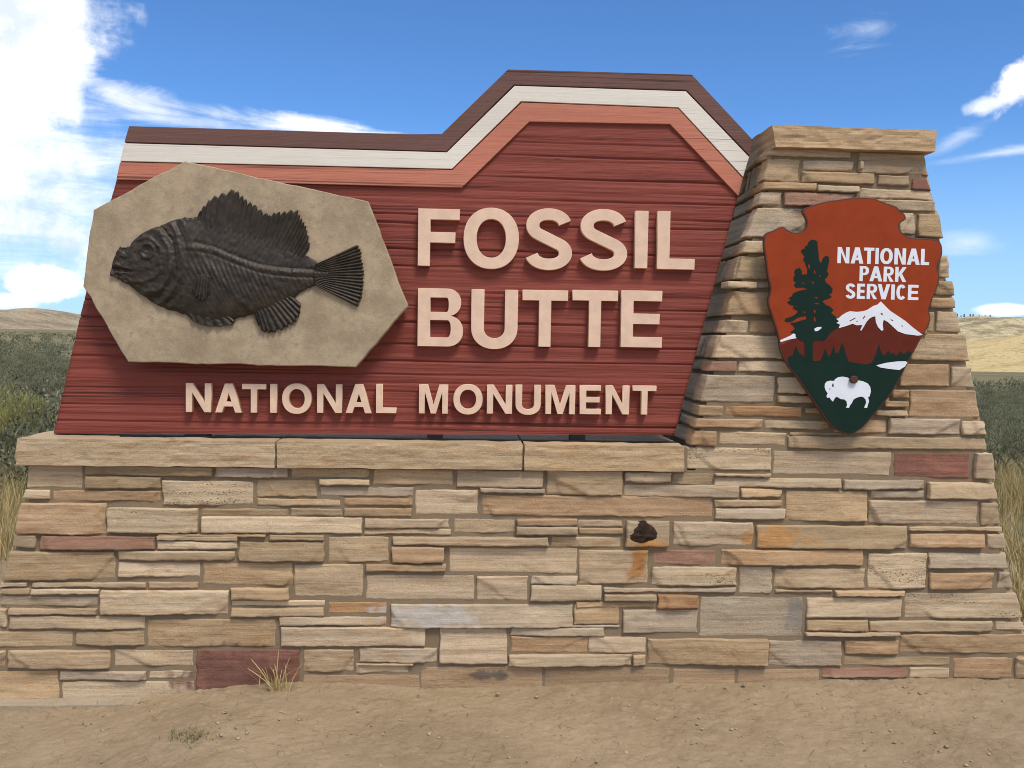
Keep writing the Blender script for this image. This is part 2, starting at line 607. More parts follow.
# ------------------------------------------------------------------ ground and far land
def gz(x, y):
    x, y = np.asarray(x, float), np.asarray(y, float)
    near = -0.03 - 0.012 * sstep(-np.abs(x - 0.6), -1.2, -0.3) - 0.078 * sstep(-x, 0.95, 1.5)                        # the earth is lower at the left end
    near = near + 0.012 * fbm(x * 1.3, y * 1.3, 0, 3)
    field = sstep(y, 5.5, 12)
    z = near * (1 - field) + field * (0.10 * fbm(x * 0.12, y * 0.12, 4, 3) - 0.02)
    ang = x / np.maximum(y, 1)
    z = z - 0.0215 * np.clip(y - 12, 0, 1000) * sstep(ang, 0.15, 0.5)
    z = z + 0.0055 * np.clip(y - 40, 0, 1500) * sstep(-ang, 0.1, 0.4)
    return z


def build_ground():
    xs = np.concatenate([-np.geomspace(9000, 2.75, 90), np.arange(-2.7, 2.71, 0.0095), np.geomspace(2.75, 9000, 90)])
    ys = np.concatenate([-np.geomspace(3000, 0.5, 30), np.linspace(-0.3, 2.9, 24), np.arange(2.95, 4.26, 0.0085),
                         np.linspace(4.32, 14, 60), np.geomspace(14.3, 9000, 110)])
    X, Y = np.meshgrid(xs, ys)
    Z = gz(X, Y)
    w = sstep(X, -2.75, -2.65) * sstep(-X, -2.75, -2.65) * sstep(Y, 2.9, 3.0) * sstep(-Y, -4.4, -4.2)
    d = 0.005 * fbm(X * 8, Y * 8, 1.5, 4, 0.6) + 0.0036 * fbm(X * 42, Y * 42, 7.5, 3, 0.65)
    clod = fbm(X * 22, Y * 22, 3.3, 2)
    d = d + 0.007 * sstep(clod, 0.55, 1.0)
    # earth banked against the foot of the wall
    d = d + 0.02 * sstep(Y, 3.85, 4.1) * (0.5 + 0.5 * fbm(X * 2.5, 0, 2, 2)) * sstep(X, -1.2, -0.6)
    Z = Z + w * d
    nx, ny = len(xs), len(ys)
    idx = np.arange(nx * ny).reshape(ny, nx)
    Fq = np.stack([idx[:-1, :-1], idx[:-1, 1:], idx[1:, 1:], idx[1:, :-1]], -1).reshape(-1, 4)
    me = np_mesh('ground', np.stack([X, Y, Z], -1).reshape(-1, 3), Fq)
    tag(link_mesh('ground', me, M['ground'], smooth=True), kind='structure')


def build_hill(name, dist, depth, px_pts, base_py, mat, rough, seed):
    """ridge whose crest passes through the given sight lines at the given distance"""
    P = [un(px, py, dist) for px, py in px_pts]
    cx = np.array([p.x for p in P])
    cz = np.array([p.z for p in P])
    zb = un(512, base_py, dist - depth).z
    xs = np.linspace(cx[0], cx[-1], 200)
    crest = np.interp(xs, cx, cz)
    ker = np.hanning(9)
    crest = np.convolve(np.pad(crest, 4, 'edge'), ker / ker.sum(), 'valid')
    ts = np.linspace(0, 1.5, 60)
    X, T = np.meshgrid(xs, ts)
    prof = np.where(T < 1, sstep(T, -0.15, 1.05), 1 - 0.5 * (T - 1))
    prof = (prof - sstep(0, -0.15, 1.05)) / (1 - sstep(0, -0.15, 1.05))
    Y = dist - depth + depth * T
    Z = zb + (crest[None, :] - zb) * prof
    Z = Z + rough * fbm(X / 160, Y / 160, seed, 5) * (T * (1.15 - np.minimum(T, 1.15))) * 2.2 + rough * 0.05 * fbm(X / 14, Y / 14, seed, 3)
    idx = np.arange(X.size).reshape(X.shape)
    Fq = np.stack([idx[:-1, :-1], idx[:-1, 1:], idx[1:, 1:], idx[1:, :-1]], -1).reshape(-1, 4)
    me = np_mesh(name, np.stack([X, Y, Z], -1).reshape(-1, 3), Fq)
    tag(link_mesh(name, me, mat, smooth=True), kind='structure')


build_ground()
build_hill('hill', 2000, 700, [(-700, 336), (-300, 318), (-120, 316), (-40, 310), (0, 309.5), (18, 309), (39, 306.5), (58, 311), (76, 317), (110, 327), (160, 338), (230, 345)], 345, M['hill_tan'], 10, 3.1)
build_hill('hill', 2300, 900, [(640, 352), (760, 335), (860, 322), (930, 318), (960, 317), (1000, 317.5), (1040, 319), (1200, 318), (1500, 322), (1900, 345)], 364, M['hill_pale'], 26, 8.4)
build_hill('hill', 760, 340, [(800, 379), (880, 366), (930, 353), (965, 347), (985, 345.5), (1005, 342), (1040, 334), (1150, 326), (1400, 330), (1700, 370)], 373.5, M['hill_gold'], 5, 5.7)


# ------------------------------------------------------------------ masonry
class StoneMesh:
    def __init__(self):
        self.V, self.F, self.C, self.P, self.R, self.n = [], [], [], [], [], 0

    def add(self, TL, TR, BR, BL, nrm, tint, prot, seed, pit=0.0, back=0.09, rough=1.0, stains=None, res=0.0095):
        TL, TR, BR, BL, nrm = [np.array(p, float) for p in (TL, TR, BR, BL, nrm)]
        W = 0.5 * (np.linalg.norm(TR - TL) + np.linalg.norm(BR - BL))
        H = 0.5 * (np.linalg.norm(TL - BL) + np.linalg.norm(TR - BR))
        nx = int(np.clip(W / res, 4, 130))
        ny = int(np.clip(H / (res * 0.8), 4, 30))
        # samples crowd towards the edges so that the arris stays crisp
        u = np.linspace(0, 1, nx + 1)
        v = np.linspace(0, 1, ny + 1)
        eu, ev = min(0.004 / max(W, .01), 0.2), min(0.004 / max(H, .01), 0.2)
        u = np.concatenate([[0], [eu], u[1:-1], [1 - eu], [1]])
        v = np.concatenate([[0], [ev], v[1:-1], [1 - ev], [1]])
        U, Vv = np.meshgrid(u, v)                        # v=0 bottom
        P = (BL * ((1 - U) * (1 - Vv))[..., None] + BR * (U * (1 - Vv))[..., None]
             + TL * ((1 - U) * Vv)[..., None] + TR * (U * Vv)[..., None])
        ue = (TR - TL) / max(np.linalg.norm(TR - TL), 1e-6)
        ve = (TL - BL) / max(np.linalg.norm(TL - BL), 1e-6)
        s, t = U * W, Vv * H
        r = rough
        # ragged outline
        dv = (1 - Vv) ** 2 * (0.0032 * vnoise(s * 9, seed, 1) + 0.0022 * vnoise(s * 48, seed, 2) + 0.0014 * vnoise(s * 120, seed, 7)) * r
        dv += Vv ** 2 * (0.0025 * vnoise(s * 10, seed, 3) + 0.0012 * vnoise(s * 60, seed, 4)) * r
        du = ((1 - U) ** 6) * 0.004 * vnoise(t * 35, seed, 5) * r + (U ** 6) * 0.004 * vnoise(t * 35, seed, 6) * r
        P = P + dv[..., None] * ve + du[..., None] * ue
        # cleft face
        rg = np.random.default_rng(int(seed * 977) % 99991)
        d = prot + 0.0
        D = np.full(U.shape, d)
        D += r * 0.0042 * fbm(s * 6, t * 11, seed, 4)
        D += r * 0.0012 * vnoise(s * 4, t * 90, seed + 3)
        D += r * 0.0013 * fbm(s * 45, t * 70, seed + 8, 2)
        D += (Vv - 0.5) * rg.uniform(-0.012, 0.006) * min(1, H / 0.06) * r
        # spalled corners and ledges
        for _ in range(rg.choice([0, 1, 1, 2, 2]) if r > 0.5 and min(W, H) > 0.03 else 0):
            side = rg.choice([0, 1])
            ang = rg.uniform(0.25, 1.2)
            span = rg.uniform(0.02, 0.085)
            uu = s if side == 0 else (W - s)
            dist = uu * math.cos(ang) + t * math.sin(ang) - span * min(1, H / 0.08) + 0.006 * vnoise(s * 30, t * 30, seed + 20)
            D -= rg.uniform(0.004, 0.009) * sstep(-dist, 0.0, 0.004) + np.clip(-dist, 0, 0.1) * 0.06
        if min(W, H) > 0.025 and r > 0.5:
            fac = np.full(U.shape, 0.004)
            for _ in range(rg.integers(2, 5)):
                cs, ct_ = rg.uniform(0, W), rg.uniform(0, H)
                fac = np.minimum(fac, rg.uniform(-0.07, 0.07) * (s - cs) + rg.uniform(-0.13, 0.13) * (t - ct_) + rg.uniform(-0.001, 0.005)
                                 + 0.0012 * fbm(s * 25, t * 40, seed + 31, 2))
            D += np.clip(fac, -0.013, 0.004)
        D = np.maximum(D, -0.0065)
        e = np.minimum(np.minimum(s, W - s), np.minimum(t, H - t))
        rad = 0.0038
        q = np.clip(1 - e / rad, 0, 1)
        D -= rad * (1 - np.sqrt(np.clip(1 - q * q, 0, 1))) * 0.8
        P = P + D[..., None] * nrm
        ny1, nx1 = U.shape
        idx = np.arange(nx1 * ny1).reshape(ny1, nx1)
        Fq = np.stack([idx[:-1, :-1], idx[:-1, 1:], idx[1:, 1:], idx[1:, :-1]], -1).reshape(-1, 4)
        ring = np.concatenate([idx[0, :-1], idx[:-1, -1], idx[-1, :0:-1], idx[:0:-1, 0]])
        PV = P.reshape(-1, 3)
        bk = PV[ring] - nrm * (back + (PV[ring] - TL) @ nrm)[:, None]
        N = len(PV)
        b = np.arange(N, N + len(ring))
        Fs = np.stack([ring, b, np.roll(b, -1), np.roll(ring, -1)], -1)
        allv = np.concatenate([PV, bk])
        col = np.tile(np.array([*tint, 1.0]), (len(allv), 1))
        if stains:
            for (sx, sz, rx, rz, sc, am) in stains:
                rr = np.sqrt(((allv[:, 0] - sx) / rx) ** 2 + ((allv[:, 2] - sz) / rz) ** 2)
                rr = rr + 0.6 * fbm(allv[:, 0] * 26, allv[:, 2] * 13, seed, 4)
                w = (am * sstep(-rr, -1.15, -0.55))[:, None]
                col[:, :3] = col[:, :3] * (1 - w) + np.array(sc) * w
        self.V.append(allv)
        self.F.append(np.concatenate([Fq, Fs]) + self.n)
        self.C.append(col)
        self.P.append(np.full(len(allv), pit))
        self.R.append(np.full(len(allv), (seed * 1.37) % 50))
        self.n += len(allv)

    def build(self, name, parent):
        me = np_mesh(name, np.concatenate(self.V), np.concatenate(self.F), np.concatenate(self.C), {'pit': np.concatenate(self.P), 'rnd': np.concatenate(self.R)})
        return link_mesh(name, me, M['stone'], parent, smooth=True)


def rough_block(name, c8, tint, seed, parent, res=0.012, amp=1.0):
    """hewn block: c8 = front TL,TR,BR,BL and back TL,TR,BR,BL corners"""
    sm = StoneMesh()
    ftl, ftr, fbr, fbl, btl, btr, bbr, bbl = [np.array(c, float) for c in c8]
    faces = [(ftl, ftr, fbr, fbl, (0, -1, 0)), (btl, btr, ftr, ftl, (0, 0, 1)), (btl, ftl, fbl, bbl, (-1, 0, 0)),
             (ftr, btr, bbr, fbr, (1, 0, 0)), (fbl, fbr, bbr, bbl, (0, 0, -1)), (btr, btl, bbl, bbr, (0, 1, 0))]
    for a, b, c, d, n in faces:
        W = 0.5 * (np.linalg.norm(b - a) + np.linalg.norm(c - d))
        H = 0.5 * (np.linalg.norm(a - d) + np.linalg.norm(b - c))
        nx, ny = int(np.clip(W / res, 3, 130)), int(np.clip(H / res, 3, 60))
        U, Vv = np.meshgrid(np.linspace(0, 1, nx + 1), np.linspace(0, 1, ny + 1))
        P = d * ((1 - U) * (1 - Vv))[..., None] + c * (U * (1 - Vv))[..., None] + a * ((1 - U) * Vv)[..., None] + b * (U * Vv)[..., None]
        x, y, z = P[..., 0], P[..., 1], P[..., 2]
        # one displacement field for all faces, so that the edges stay closed
        P = P + np.stack([0.003 * fbm(x * 9 + seed, y * 9, z * 30, 3), 0.0036 * fbm(x * 9, y * 9 + seed, z * 26, 4, 0.6) * amp,
                          0.0028 * fbm(x * 11, y * 11, z * 9 + seed, 3)], -1)
        idx = np.arange(U.size).reshape(U.shape)
        Fq = np.stack([idx[:-1, :-1], idx[:-1, 1:], idx[1:, 1:], idx[1:, :-1]], -1).reshape(-1, 4)
        sm.V.append(P.reshape(-1, 3))
        sm.F.append(Fq + sm.n)
        sm.C.append(np.tile(np.array([*tint, 1.0]), (U.size, 1)))
        sm.P.append(np.zeros(U.size))
        sm.n += U.size
    me = np_mesh(name, np.concatenate(sm.V), np.concatenate(sm.F), np.concatenate(sm.C), {'pit': np.concatenate(sm.P)})
    return link_mesh(name, me, M['stone'], parent, smooth=False)


# every visible stone of the face: x0 x1 y0 y1 and a letter for its kind
STONES = """
28 82 464 488;85 212 466 475.5;86 161 476.5 488;163 253 481 505 p;25 50 490 498.5;52 161 490.5 501 o;16 106 503 534 o;108 198 508 532.5 p
12 36 535.5 547.5;41 155 536 549 r;158 237 536 540;158 237 541.5 549;5 115 551.5 579.5;119 235 551 560;118 200 562.5 577;203 293 563 585
215 288 467 477;291 369 468 478;373 453 469.5 484.5;256 316 480 497;320 369 479 485;320 413 487 496;257 341 499 505.5;344 413 498.5 505.5 o;344 411 508.5 516
201 288 509 516;291 342 509 516;202 362 517 533;365 449 519 528;365 450 529.5 534.5;158 266 534.2 536.5;270 324 535 540;239 324 542 561;328 389 537 561.5
393 548 537 545;392 444 547 562 o;294 363 564.5 597;366 446 564 571;366 474 575 600;231 289 588 599;231 325 600.5 606.5;231 324 608 616;328 387 602 614 O
279 387 617 625;281 425 627 646;147 276 619.5 647;391 573 604.5 627 G;196 299 650 690 R;303 354 650 672;359 437 648.5 662.5;356 408 664 673
440 507 628.5 663;511 604 628 636;511 588 637 652.5 o;589 646 637 653;509 631 654.5 666;633 646 655 665;574 619 604.5 624;511 620 625.5 627.2
454 515 519 533;517 577 519 525 o;517 577 526.5 534;578 622 520 527;579 623 528.5 534;551 621 537 547;415 478 490 514.5;480 545 488.5 492.5;457 543 470.5 487;547 622 470 495
482 713 496 516 o;625 671 472 482;624 739 485 497;673 713 473 485;715 770 473.5 476.5;715 841 478 487.5;741 782 489 497;715 783 500 507;715 785 508.5 519
687 771 448 470 p;773 891 451 475;894 970 453 477.5 R;975 994 453 479;844 924 480 489;928 997 482.5 499;871 924 491 498;868 978 501 524;981 1002 503 525
786 867 491 521;757 906 525.5 548;909 1006 527 531;910 983 534 547 o;987 1008 534 548.5;673 753 522 546;721 863 550 565 o;653 716 550 565 r;652 736 567 585 p;579 648 550 584
449 577 548 573;477 528 576.5 600.5;531 577 576 584;531 601 585.5 600.5;604 656 594.5 600.5;576 656 602 607.5;604 736 588 592;658 698 595 608 O;740 772 567 594 g
774 865 569 588;776 832 590 592.5;835 903 590.5 595.5;868 926 553.5 588 p;929 1011 553 568;930 994 573 589 o;998 1014 572 588.5
905 1018 593 618 p;807 901 598 617;807 867 620 630;869 992 621 631;996 1024 622 630;805 898 632.5 635.5;900 1040 634.5 653;845 898 640.5 654 o;844 951 656.5 666
954 1013 658 678 o;1016 1050 658 679;822 907 667.5 677.5 r;910 951 667.5 678;700 803 597 637 g;623 698 610 633;648 767 639 664.5;769 841 641 666
420 543 667 688 d;545 670 667.5 688 d;673 735 669 690 d;738 820 669 690 d;626 669 521 546
-40 27 582 587;32 145 582.5 587.5;32 99 589 594;149 198 582.5 588;101 228 590.5 614;-40 97 596.5 606;9 97 608.5 614;-40 6 608.5 628;9 145 616.5 629;-40 72 631.5 647;76 144 632 645
-40 5 651 667;8 110 650.5 668;114 193 650 666.5;-60 58 671 695;60 146 671.5 680;148 193 671 679;61 194 681.5 697;303 420 674.5 692 d;822 1050 680 692 d;-60 30 588.5 594;358 413 664 665
770 851 149 157;859 928 153 174;769 800 159 181;803 853 161 170;802 874 172.5 183;878 909 175.5 185;912 932 178 190 R;762 815 183 190;817 858 186.5 192;860 935 189.5 199;861 937 200 210.5 p
757 782 192.5 205;784 853 193 206 r;749 806 208 237;743 770 241 253;735 768 256 279;727 756 281.5 288;758 770 282 288;728 776 292 315;718 748 320 333;750 776 320 333 o
713 783 335.5 358;703 737 361 371.5 r;739 797 361 372;699 774 375.5 402;778 808 377 393;778 812 396 402.5;700 723 405.5 416;726 801 406.5 416 O;805 820 408 413.5
696 762 419 428 o;765 830 420.5 429;692 716 431 445 o;719 786 432.5 445;790 842 432 435;899 916 213 234;918 941 214 237;772 946 241 253;938 949 256 277;936 952 281 295;930 954 298 308 o
936 960 312 332;929 934 312 331;910 964 334 360;899 949 364 386 o;951 973 367 387;910 978 390 417 o;891 908 389.5 398 o;883 907 401 406.5;875 906 410 416;848 887 419 433 o;889 960 418.5 434
962 984 421 435;788 987 437 449;808 896 209 237;772 935 256 279;774 934 282 305;780 926 308 333;786 907 337 359;800 896 362 387;812 888 390 403;824 872 406 416;834 846 419 432
859 862 162 170
"""
LEFT_EDGE = [(455, 29), (463, 28), (488, 26), (534, 16), (579, 4), (620, -5), (700, -22)]
RIGHT_EDGE = [(150, 923), (174, 928), (210, 937.5), (236, 942), (277, 949), (308, 955), (332, 961), (387, 974), (435, 984.5), (478, 992), (524, 1001), (570, 1010), (620, 1021), (690, 1036)]
PIL_EDGE = [(140, 772), (146, 770), (180, 764), (210, 757), (239, 746), (300, 731), (336, 720), (375, 707), (400, 701), (425, 695), (447, 690)]


def edge_px(tab, y):
    return float(np.interp(y, [a for a, b in tab], [b for a, b in tab]))


TINTS = {
    '': [(0.345, 0.262, 0.170), (0.375, 0.290, 0.192), (0.325, 0.235, 0.142), (0.40, 0.315, 0.215), (0.335, 0.262, 0.178), (0.36, 0.262, 0.16), (0.43, 0.345, 0.24), (0.355, 0.29, 0.215), (0.30, 0.225, 0.14), (0.41, 0.325, 0.23)],
    'o': [(0.345, 0.235, 0.14), (0.335, 0.23, 0.14), (0.365, 0.255, 0.16)], 'O': [(0.33, 0.20, 0.105)],
    'r': [(0.245, 0.145, 0.105), (0.26, 0.155, 0.11)], 'R': [(0.19, 0.092, 0.07)],
    'g': [(0.345, 0.29, 0.215)], 'G': [(0.35, 0.285, 0.205)], 'p': [(0.40, 0.32, 0.22)], 'd': [(0.30, 0.215, 0.135)],
}

zc = lambda px, py: un(px, py, YF).z
xc = lambda px, py: un(px, py, YF).x
BASE_LOC = Vector((0.0, YF + 0.4, 0.0))
masonry = empty('masonry_base', BASE_LOC,
                'low tan sandstone wall with capstones and a tall tapered pillar at its right end', 'stone wall')


def stain(px, py, rx, rz, col, am):
    p = un(px, py, YF)
    k = YF / F_PX
    return (p.x, p.z, rx * k, rz * k, col, am)


STAINS = [stain(641, 562, 11, 26, (0.33, 0.15, 0.045), 0.85), stain(772, 537, 42, 12, (0.40, 0.215, 0.08), 0.8),
          stain(432, 616, 48, 12, (0.37, 0.35, 0.33), 0.85), stain(796, 614, 12, 22, (0.17, 0.165, 0.16), 0.7),
          stain(485, 675, 22, 6, (0.07, 0.065, 0.06), 0.8), stain(415, 668, 12, 4, (0.09, 0.08, 0.07), 0.7),
          stain(645, 543, 20, 5, (0.40, 0.20, 0.06), 0.9), stain(945, 466, 40, 12, (0.28, 0.13, 0.10), 0.4),
          stain(230, 674, 52, 24, (0.135, 0.068, 0.054), 0.9)]

wall_s, pil_s = StoneMesh(), StoneMesh()
CORNERS = []
k_seed = 0
for row in STONES.strip().split('\n'):
    for item in row.split(';'):
        q = item.split()
        x0, x1, y0, y1 = [float(v) for v in q[:4]]
        fl = q[4] if len(q) > 4 else ''
        k_seed += 1
        rnd = np.random.default_rng(k_seed)
        xl_t = xl_b = x0
        xr_t = xr_b = x1
        ym = (y0 + y1) / 2
        if y0 > 455 and abs(x0 - edge_px(LEFT_EDGE, ym)) < 7 and x0 < 40:
            xl_t, xl_b = edge_px(LEFT_EDGE, y0), edge_px(LEFT_EDGE, y1)
        if x0 < -15:
            jt = rnd.uniform(-3, 2)
            xl_t, xl_b = edge_px(LEFT_EDGE, y0) + jt, edge_px(LEFT_EDGE, y1) + jt
        if y1 < 447 and abs(x0 - edge_px(PIL_EDGE, ym)) < 7:
            xl_t, xl_b = edge_px(PIL_EDGE, y0), edge_px(PIL_EDGE, y1)
            CORNERS.append((y0, y1))
        if abs(x1 - edge_px(RIGHT_EDGE, ym)) < 6 or x1 > 1015:
            jt = rnd.uniform(-1.5, 2)
            xr_t, xr_b = edge_px(RIGHT_EDGE, y0) + jt, edge_px(RIGHT_EDGE, y1) + jt
        xm = (x0 + x1) / 2
        zt, zb = zc(xm, y0), zc(xm, y1)
        if y1 > 685 and fl != 'R':
            zb -= 0.10
        if fl == 'R' and y1 > 685:
            zb -= 0.05
        tl, tr = xc(xl_t, ym), xc(xr_t, ym)
        bl, br = xc(xl_b, ym), xc(xr_b, ym)
        c = TINTS[fl][rnd.integers(0, len(TINTS[fl]))]
        c = tuple(np.clip(np.array(c) * rnd.uniform(0.9, 1.1), 0, 1))
        h = zt - zb
        prot = rnd.uniform(-0.006, 0.021) + (0.006 if h < 0.04 and rnd.random() < 0.4 else 0)
        if fl == 'd':
            prot = -0.004
        tgt = pil_s if y1 < 452 else wall_s
        tgt.add((tl, YF, zt), (tr, YF, zt), (br, YF, zb), (bl, YF, zb), (0, -1, 0), c, prot, k_seed * 3.7,
                0.8 if fl == 'p' else 0.0, stains=STAINS)


def courses(sm, A, B, z0, z1, nrm, seed, xa=None, rows=None):
    """random courses on a side face: A(z), B(z) give the face's two vertical edges"""
    rnd = np.random.default_rng(seed)
    z = z0
    lst = rows or []
    if not rows:
        while z < z1 - 0.02:
            h = float(rnd.choice([0.035, 0.05, 0.07, 0.1, 0.13]))
            h = min(h, z1 - z)
            lst.append((z + h - 0.008, z))
            z += h
    for zt, zb in lst:
        L = (np.array(B(zb)) - np.array(A(zb)))
        n = max(1, int(np.linalg.norm(L) / rnd.uniform(0.2, 0.45)))
        cuts = np.sort(np.concatenate([[0, 1], rnd.uniform(0.2, 0.8, n - 1)])) if n > 1 else np.array([0, 1.0])
        for a, b in zip(cuts[:-1], cuts[1:]):
            if b - a < 0.04:
                continue
            g = 0.008 / np.linalg.norm(L)
            pa = lambda z, t: np.array(A(z)) * (1 - t) + np.array(B(z)) * t
            c = TINTS[''][rnd.integers(0, 6)]
            c = tuple(np.array(c) * rnd.uniform(0.85, 1.08))
            sm.add(pa(zt, a + g), pa(zt, b - g), pa(zb, b - g), pa(zb, a + g), nrm, c, rnd.uniform(-0.008, 0.014), rnd.uniform(1, 400), res=0.014)


# world-space outlines of the masonry's ends
def line_of(tab):
    zz = [zc(x, y) for y, x in tab]
    xx = [xc(x, y) for y, x in tab]
    o = np.argsort(zz)
    zz, xx = np.array(zz)[o], np.array(xx)[o]
    return lambda z: float(np.interp(z, zz, xx))


XL, XR, XP = line_of(LEFT_EDGE), line_of(RIGHT_EDGE), line_of(PIL_EDGE)
Z_CAPB = zc(350, 467)
Z_CAPT = zc(350, 441.5)
Z_PIL = zc(855, 149.5)
YE = YBACK - 0.02
rows = []
for y0, y1 in sorted(CORNERS):
    rows.append((zc(740, y0), zc(740, y1)))
courses(pil_s, lambda z: (XP(z) + 0.004, YE, z), lambda z: (XP(z) + 0.004, YF + 0.012, z), 0, 0, (-1, 0, 0.0), 11, rows=rows)
courses(pil_s, lambda z: (XR(z), YF + 0.01, z), lambda z: (XR(z), YE, z), Z_CAPT, Z_PIL, (1, 0, 0), 12)
courses(wall_s, lambda z: (XR(z), YF + 0.01, z), lambda z: (XR(z), YE, z), -0.1, Z_CAPT, (1, 0, 0), 13)
courses(wall_s, lambda z: (XL(z), YE, z), lambda z: (XL(z), YF + 0.01, z), -0.15, Z_CAPB, (-1, 0, 0), 14)
wall_s.build('wall_stonework', masonry)
pil_s.build('pillar_stonework', masonry)

# mortar body behind and between the stones
zl = [-0.2, 0.3, 0.6, Z_CAPB - 0.002]
out = [(XL(z) + 0.028, z) for z in zl]
zp = [Z_CAPB, Z_CAPT, 1.4, 1.7, 2.0, 2.2, Z_PIL + 0.01]
out += [(XP(z) + 0.03, z) for z in zp]
out += [(XR(z) - 0.03, z) for z in [Z_PIL + 0.01, 2.0, 1.5, 1.0, 0.5, -0.2]]
mort = poly_mesh('mortar_core', [out], YF + 0.0075, YBACK - YF - 0.03)
link_mesh('mortar_core', mort, M['mortar'], masonry)


def cap(px0, px1, y_front, seed, tint, name='capstone', lx=0.0):
    x0b, x1b = un(px0, 463, y_front).x, un(px1, 470, y_front).x
    zt, zb = Z_CAPT, Z_CAPB - 0.001
    yb = YBACK + 0.02
    rough_block(name, [(x0b + lx, y_front, zt), (x1b, y_front, zt), (x1b, y_front, zb), (x0b, y_front, zb),
                       (x0b + lx, yb, zt), (x1b, yb, zt), (x1b, yb, zb), (x0b, yb, zb)], tint, seed, masonry)


YC = YF - 0.035
cap(15, 274.5, YC, 3.3, (0.38, 0.295, 0.195), lx=0.008)
cap(277, 522, YC, 9.1, (0.37, 0.282, 0.182))
cap(524.5, 684, YC, 14.7, (0.385, 0.285, 0.175))
for a, b in ((273.5, 278), (521, 525.5), (683, 688)):
    xa, xb = un(a, 455, YC).x, un(b, 455, YC).x
    link_mesh('mortar_joint', box_mesh('mortar_joint', xa, xb, YC + 0.012, YBACK - 0.01, Z_CAPB + 0.004, Z_CAPT - 0.009), M['mortar'], masonry)
# pillar cap
YPC = YF - 0.045
pz0, pz1 = un(855, 149, YPC).z, un(855, 127.5, YPC).z
px0, px1 = un(772, 127, YPC).x, un(937.5, 135, YPC).x
rough_block('pillar_cap', [(px0, YPC, pz1), (px1, YPC, pz1), (px1 - 0.01, YPC, pz0), (px0 + 0.02, YPC, pz0),
                           (px0, YBACK + 0.04, pz1), (px1, YBACK + 0.04, pz1), (px1 - 0.01, YBACK + 0.04, pz0), (px0 + 0.02, YBACK + 0.04, pz0)],
            (0.40, 0.295, 0.185), 21.5, masonry, amp=1.3)
# concrete footing showing at the left
f0, f1 = un(-90, 700, YF).x, un(236, 700, YF).x
zf = un(80, 697, YF).z
rough_block('footing', [(f0, YF - 0.10, zf), (f1, YF - 0.06, zf - 0.012), (f1, YF - 0.06, -0.3), (f0, YF - 0.10, -0.3),
                        (f0, YF + 0.02, zf), (f1, YF + 0.02, zf - 0.012), (f1, YF + 0.02, -0.3), (f0, YF + 0.02, -0.3)],
            (0.30, 0.255, 0.19), 33.0, masonry, amp=0.6)


# iron concretion in the rusty stone
def nodule():
    c = un(643, 533, YF - 0.022)
    th, ph = np.meshgrid(np.linspace(0, 2 * np.pi, 41)[:-1], np.linspace(0.001, np.pi / 2, 14))
    r = 1 + 0.10 * fbm(np.cos(th) * 1.3, np.sin(th) * 1.3, ph * 1.2, 3)
    X = c.x + 0.074 * r * np.where(np.sin(th) > 0, 1 - 0.25 * np.sin(th), 1.0) * np.sin(ph) * np.cos(th)
    Z = c.z - 0.012 + 0.066 * r * np.sin(ph) * np.where(np.sin(th) > 0, np.sin(th), 0.55 * np.sin(th))
    Y = c.y - 0.020 * np.cos(ph) * r + 0.012 + 0.0016 * np.sin(Z * 250 + 30 * X) + 0.003 * fbm(X * 60, Z * 60, 2, 3)
    n, m = X.shape
    idx = np.arange(n * m).reshape(n, m)
    nx = np.roll(idx, -1, 1)
    Fq = np.stack([idx[:-1], idx[1:], nx[1:], nx[:-1]], -1).reshape(-1, 4)
    o = link_mesh('iron_nodule', np_mesh('iron_nodule', np.stack([X, Y, Z], -1).reshape(-1, 3), Fq), M['iron'], masonry, smooth=True)
    o['label'] = 'dark rusty iron lump set in the wall'


nodule()

# ------------------------------------------------------------------ timber sign board
brd_c = un(400, 436, YB)
board = empty('sign_board', (brd_c.x, YB + 0.05, Z_CAPT),
              'red timber sign board with striped stepped top and raised beige letters', 'sign')


def B(pts, Y=YB):
    return [unxz(x, y, Y) for x, y in pts]


SIL = [(52.5, 434), (94, 253), (116, 179), (129, 126), (440.5, 135), (508, 69.3), (692, 74.5), (753.5, 140.5), (749, 160), (739, 195), (675, 435)]
link_mesh('board_core', poly_mesh('board_core', [B(SIL)], YB + 0.034, 0.04, 0.003), M['red'], board)


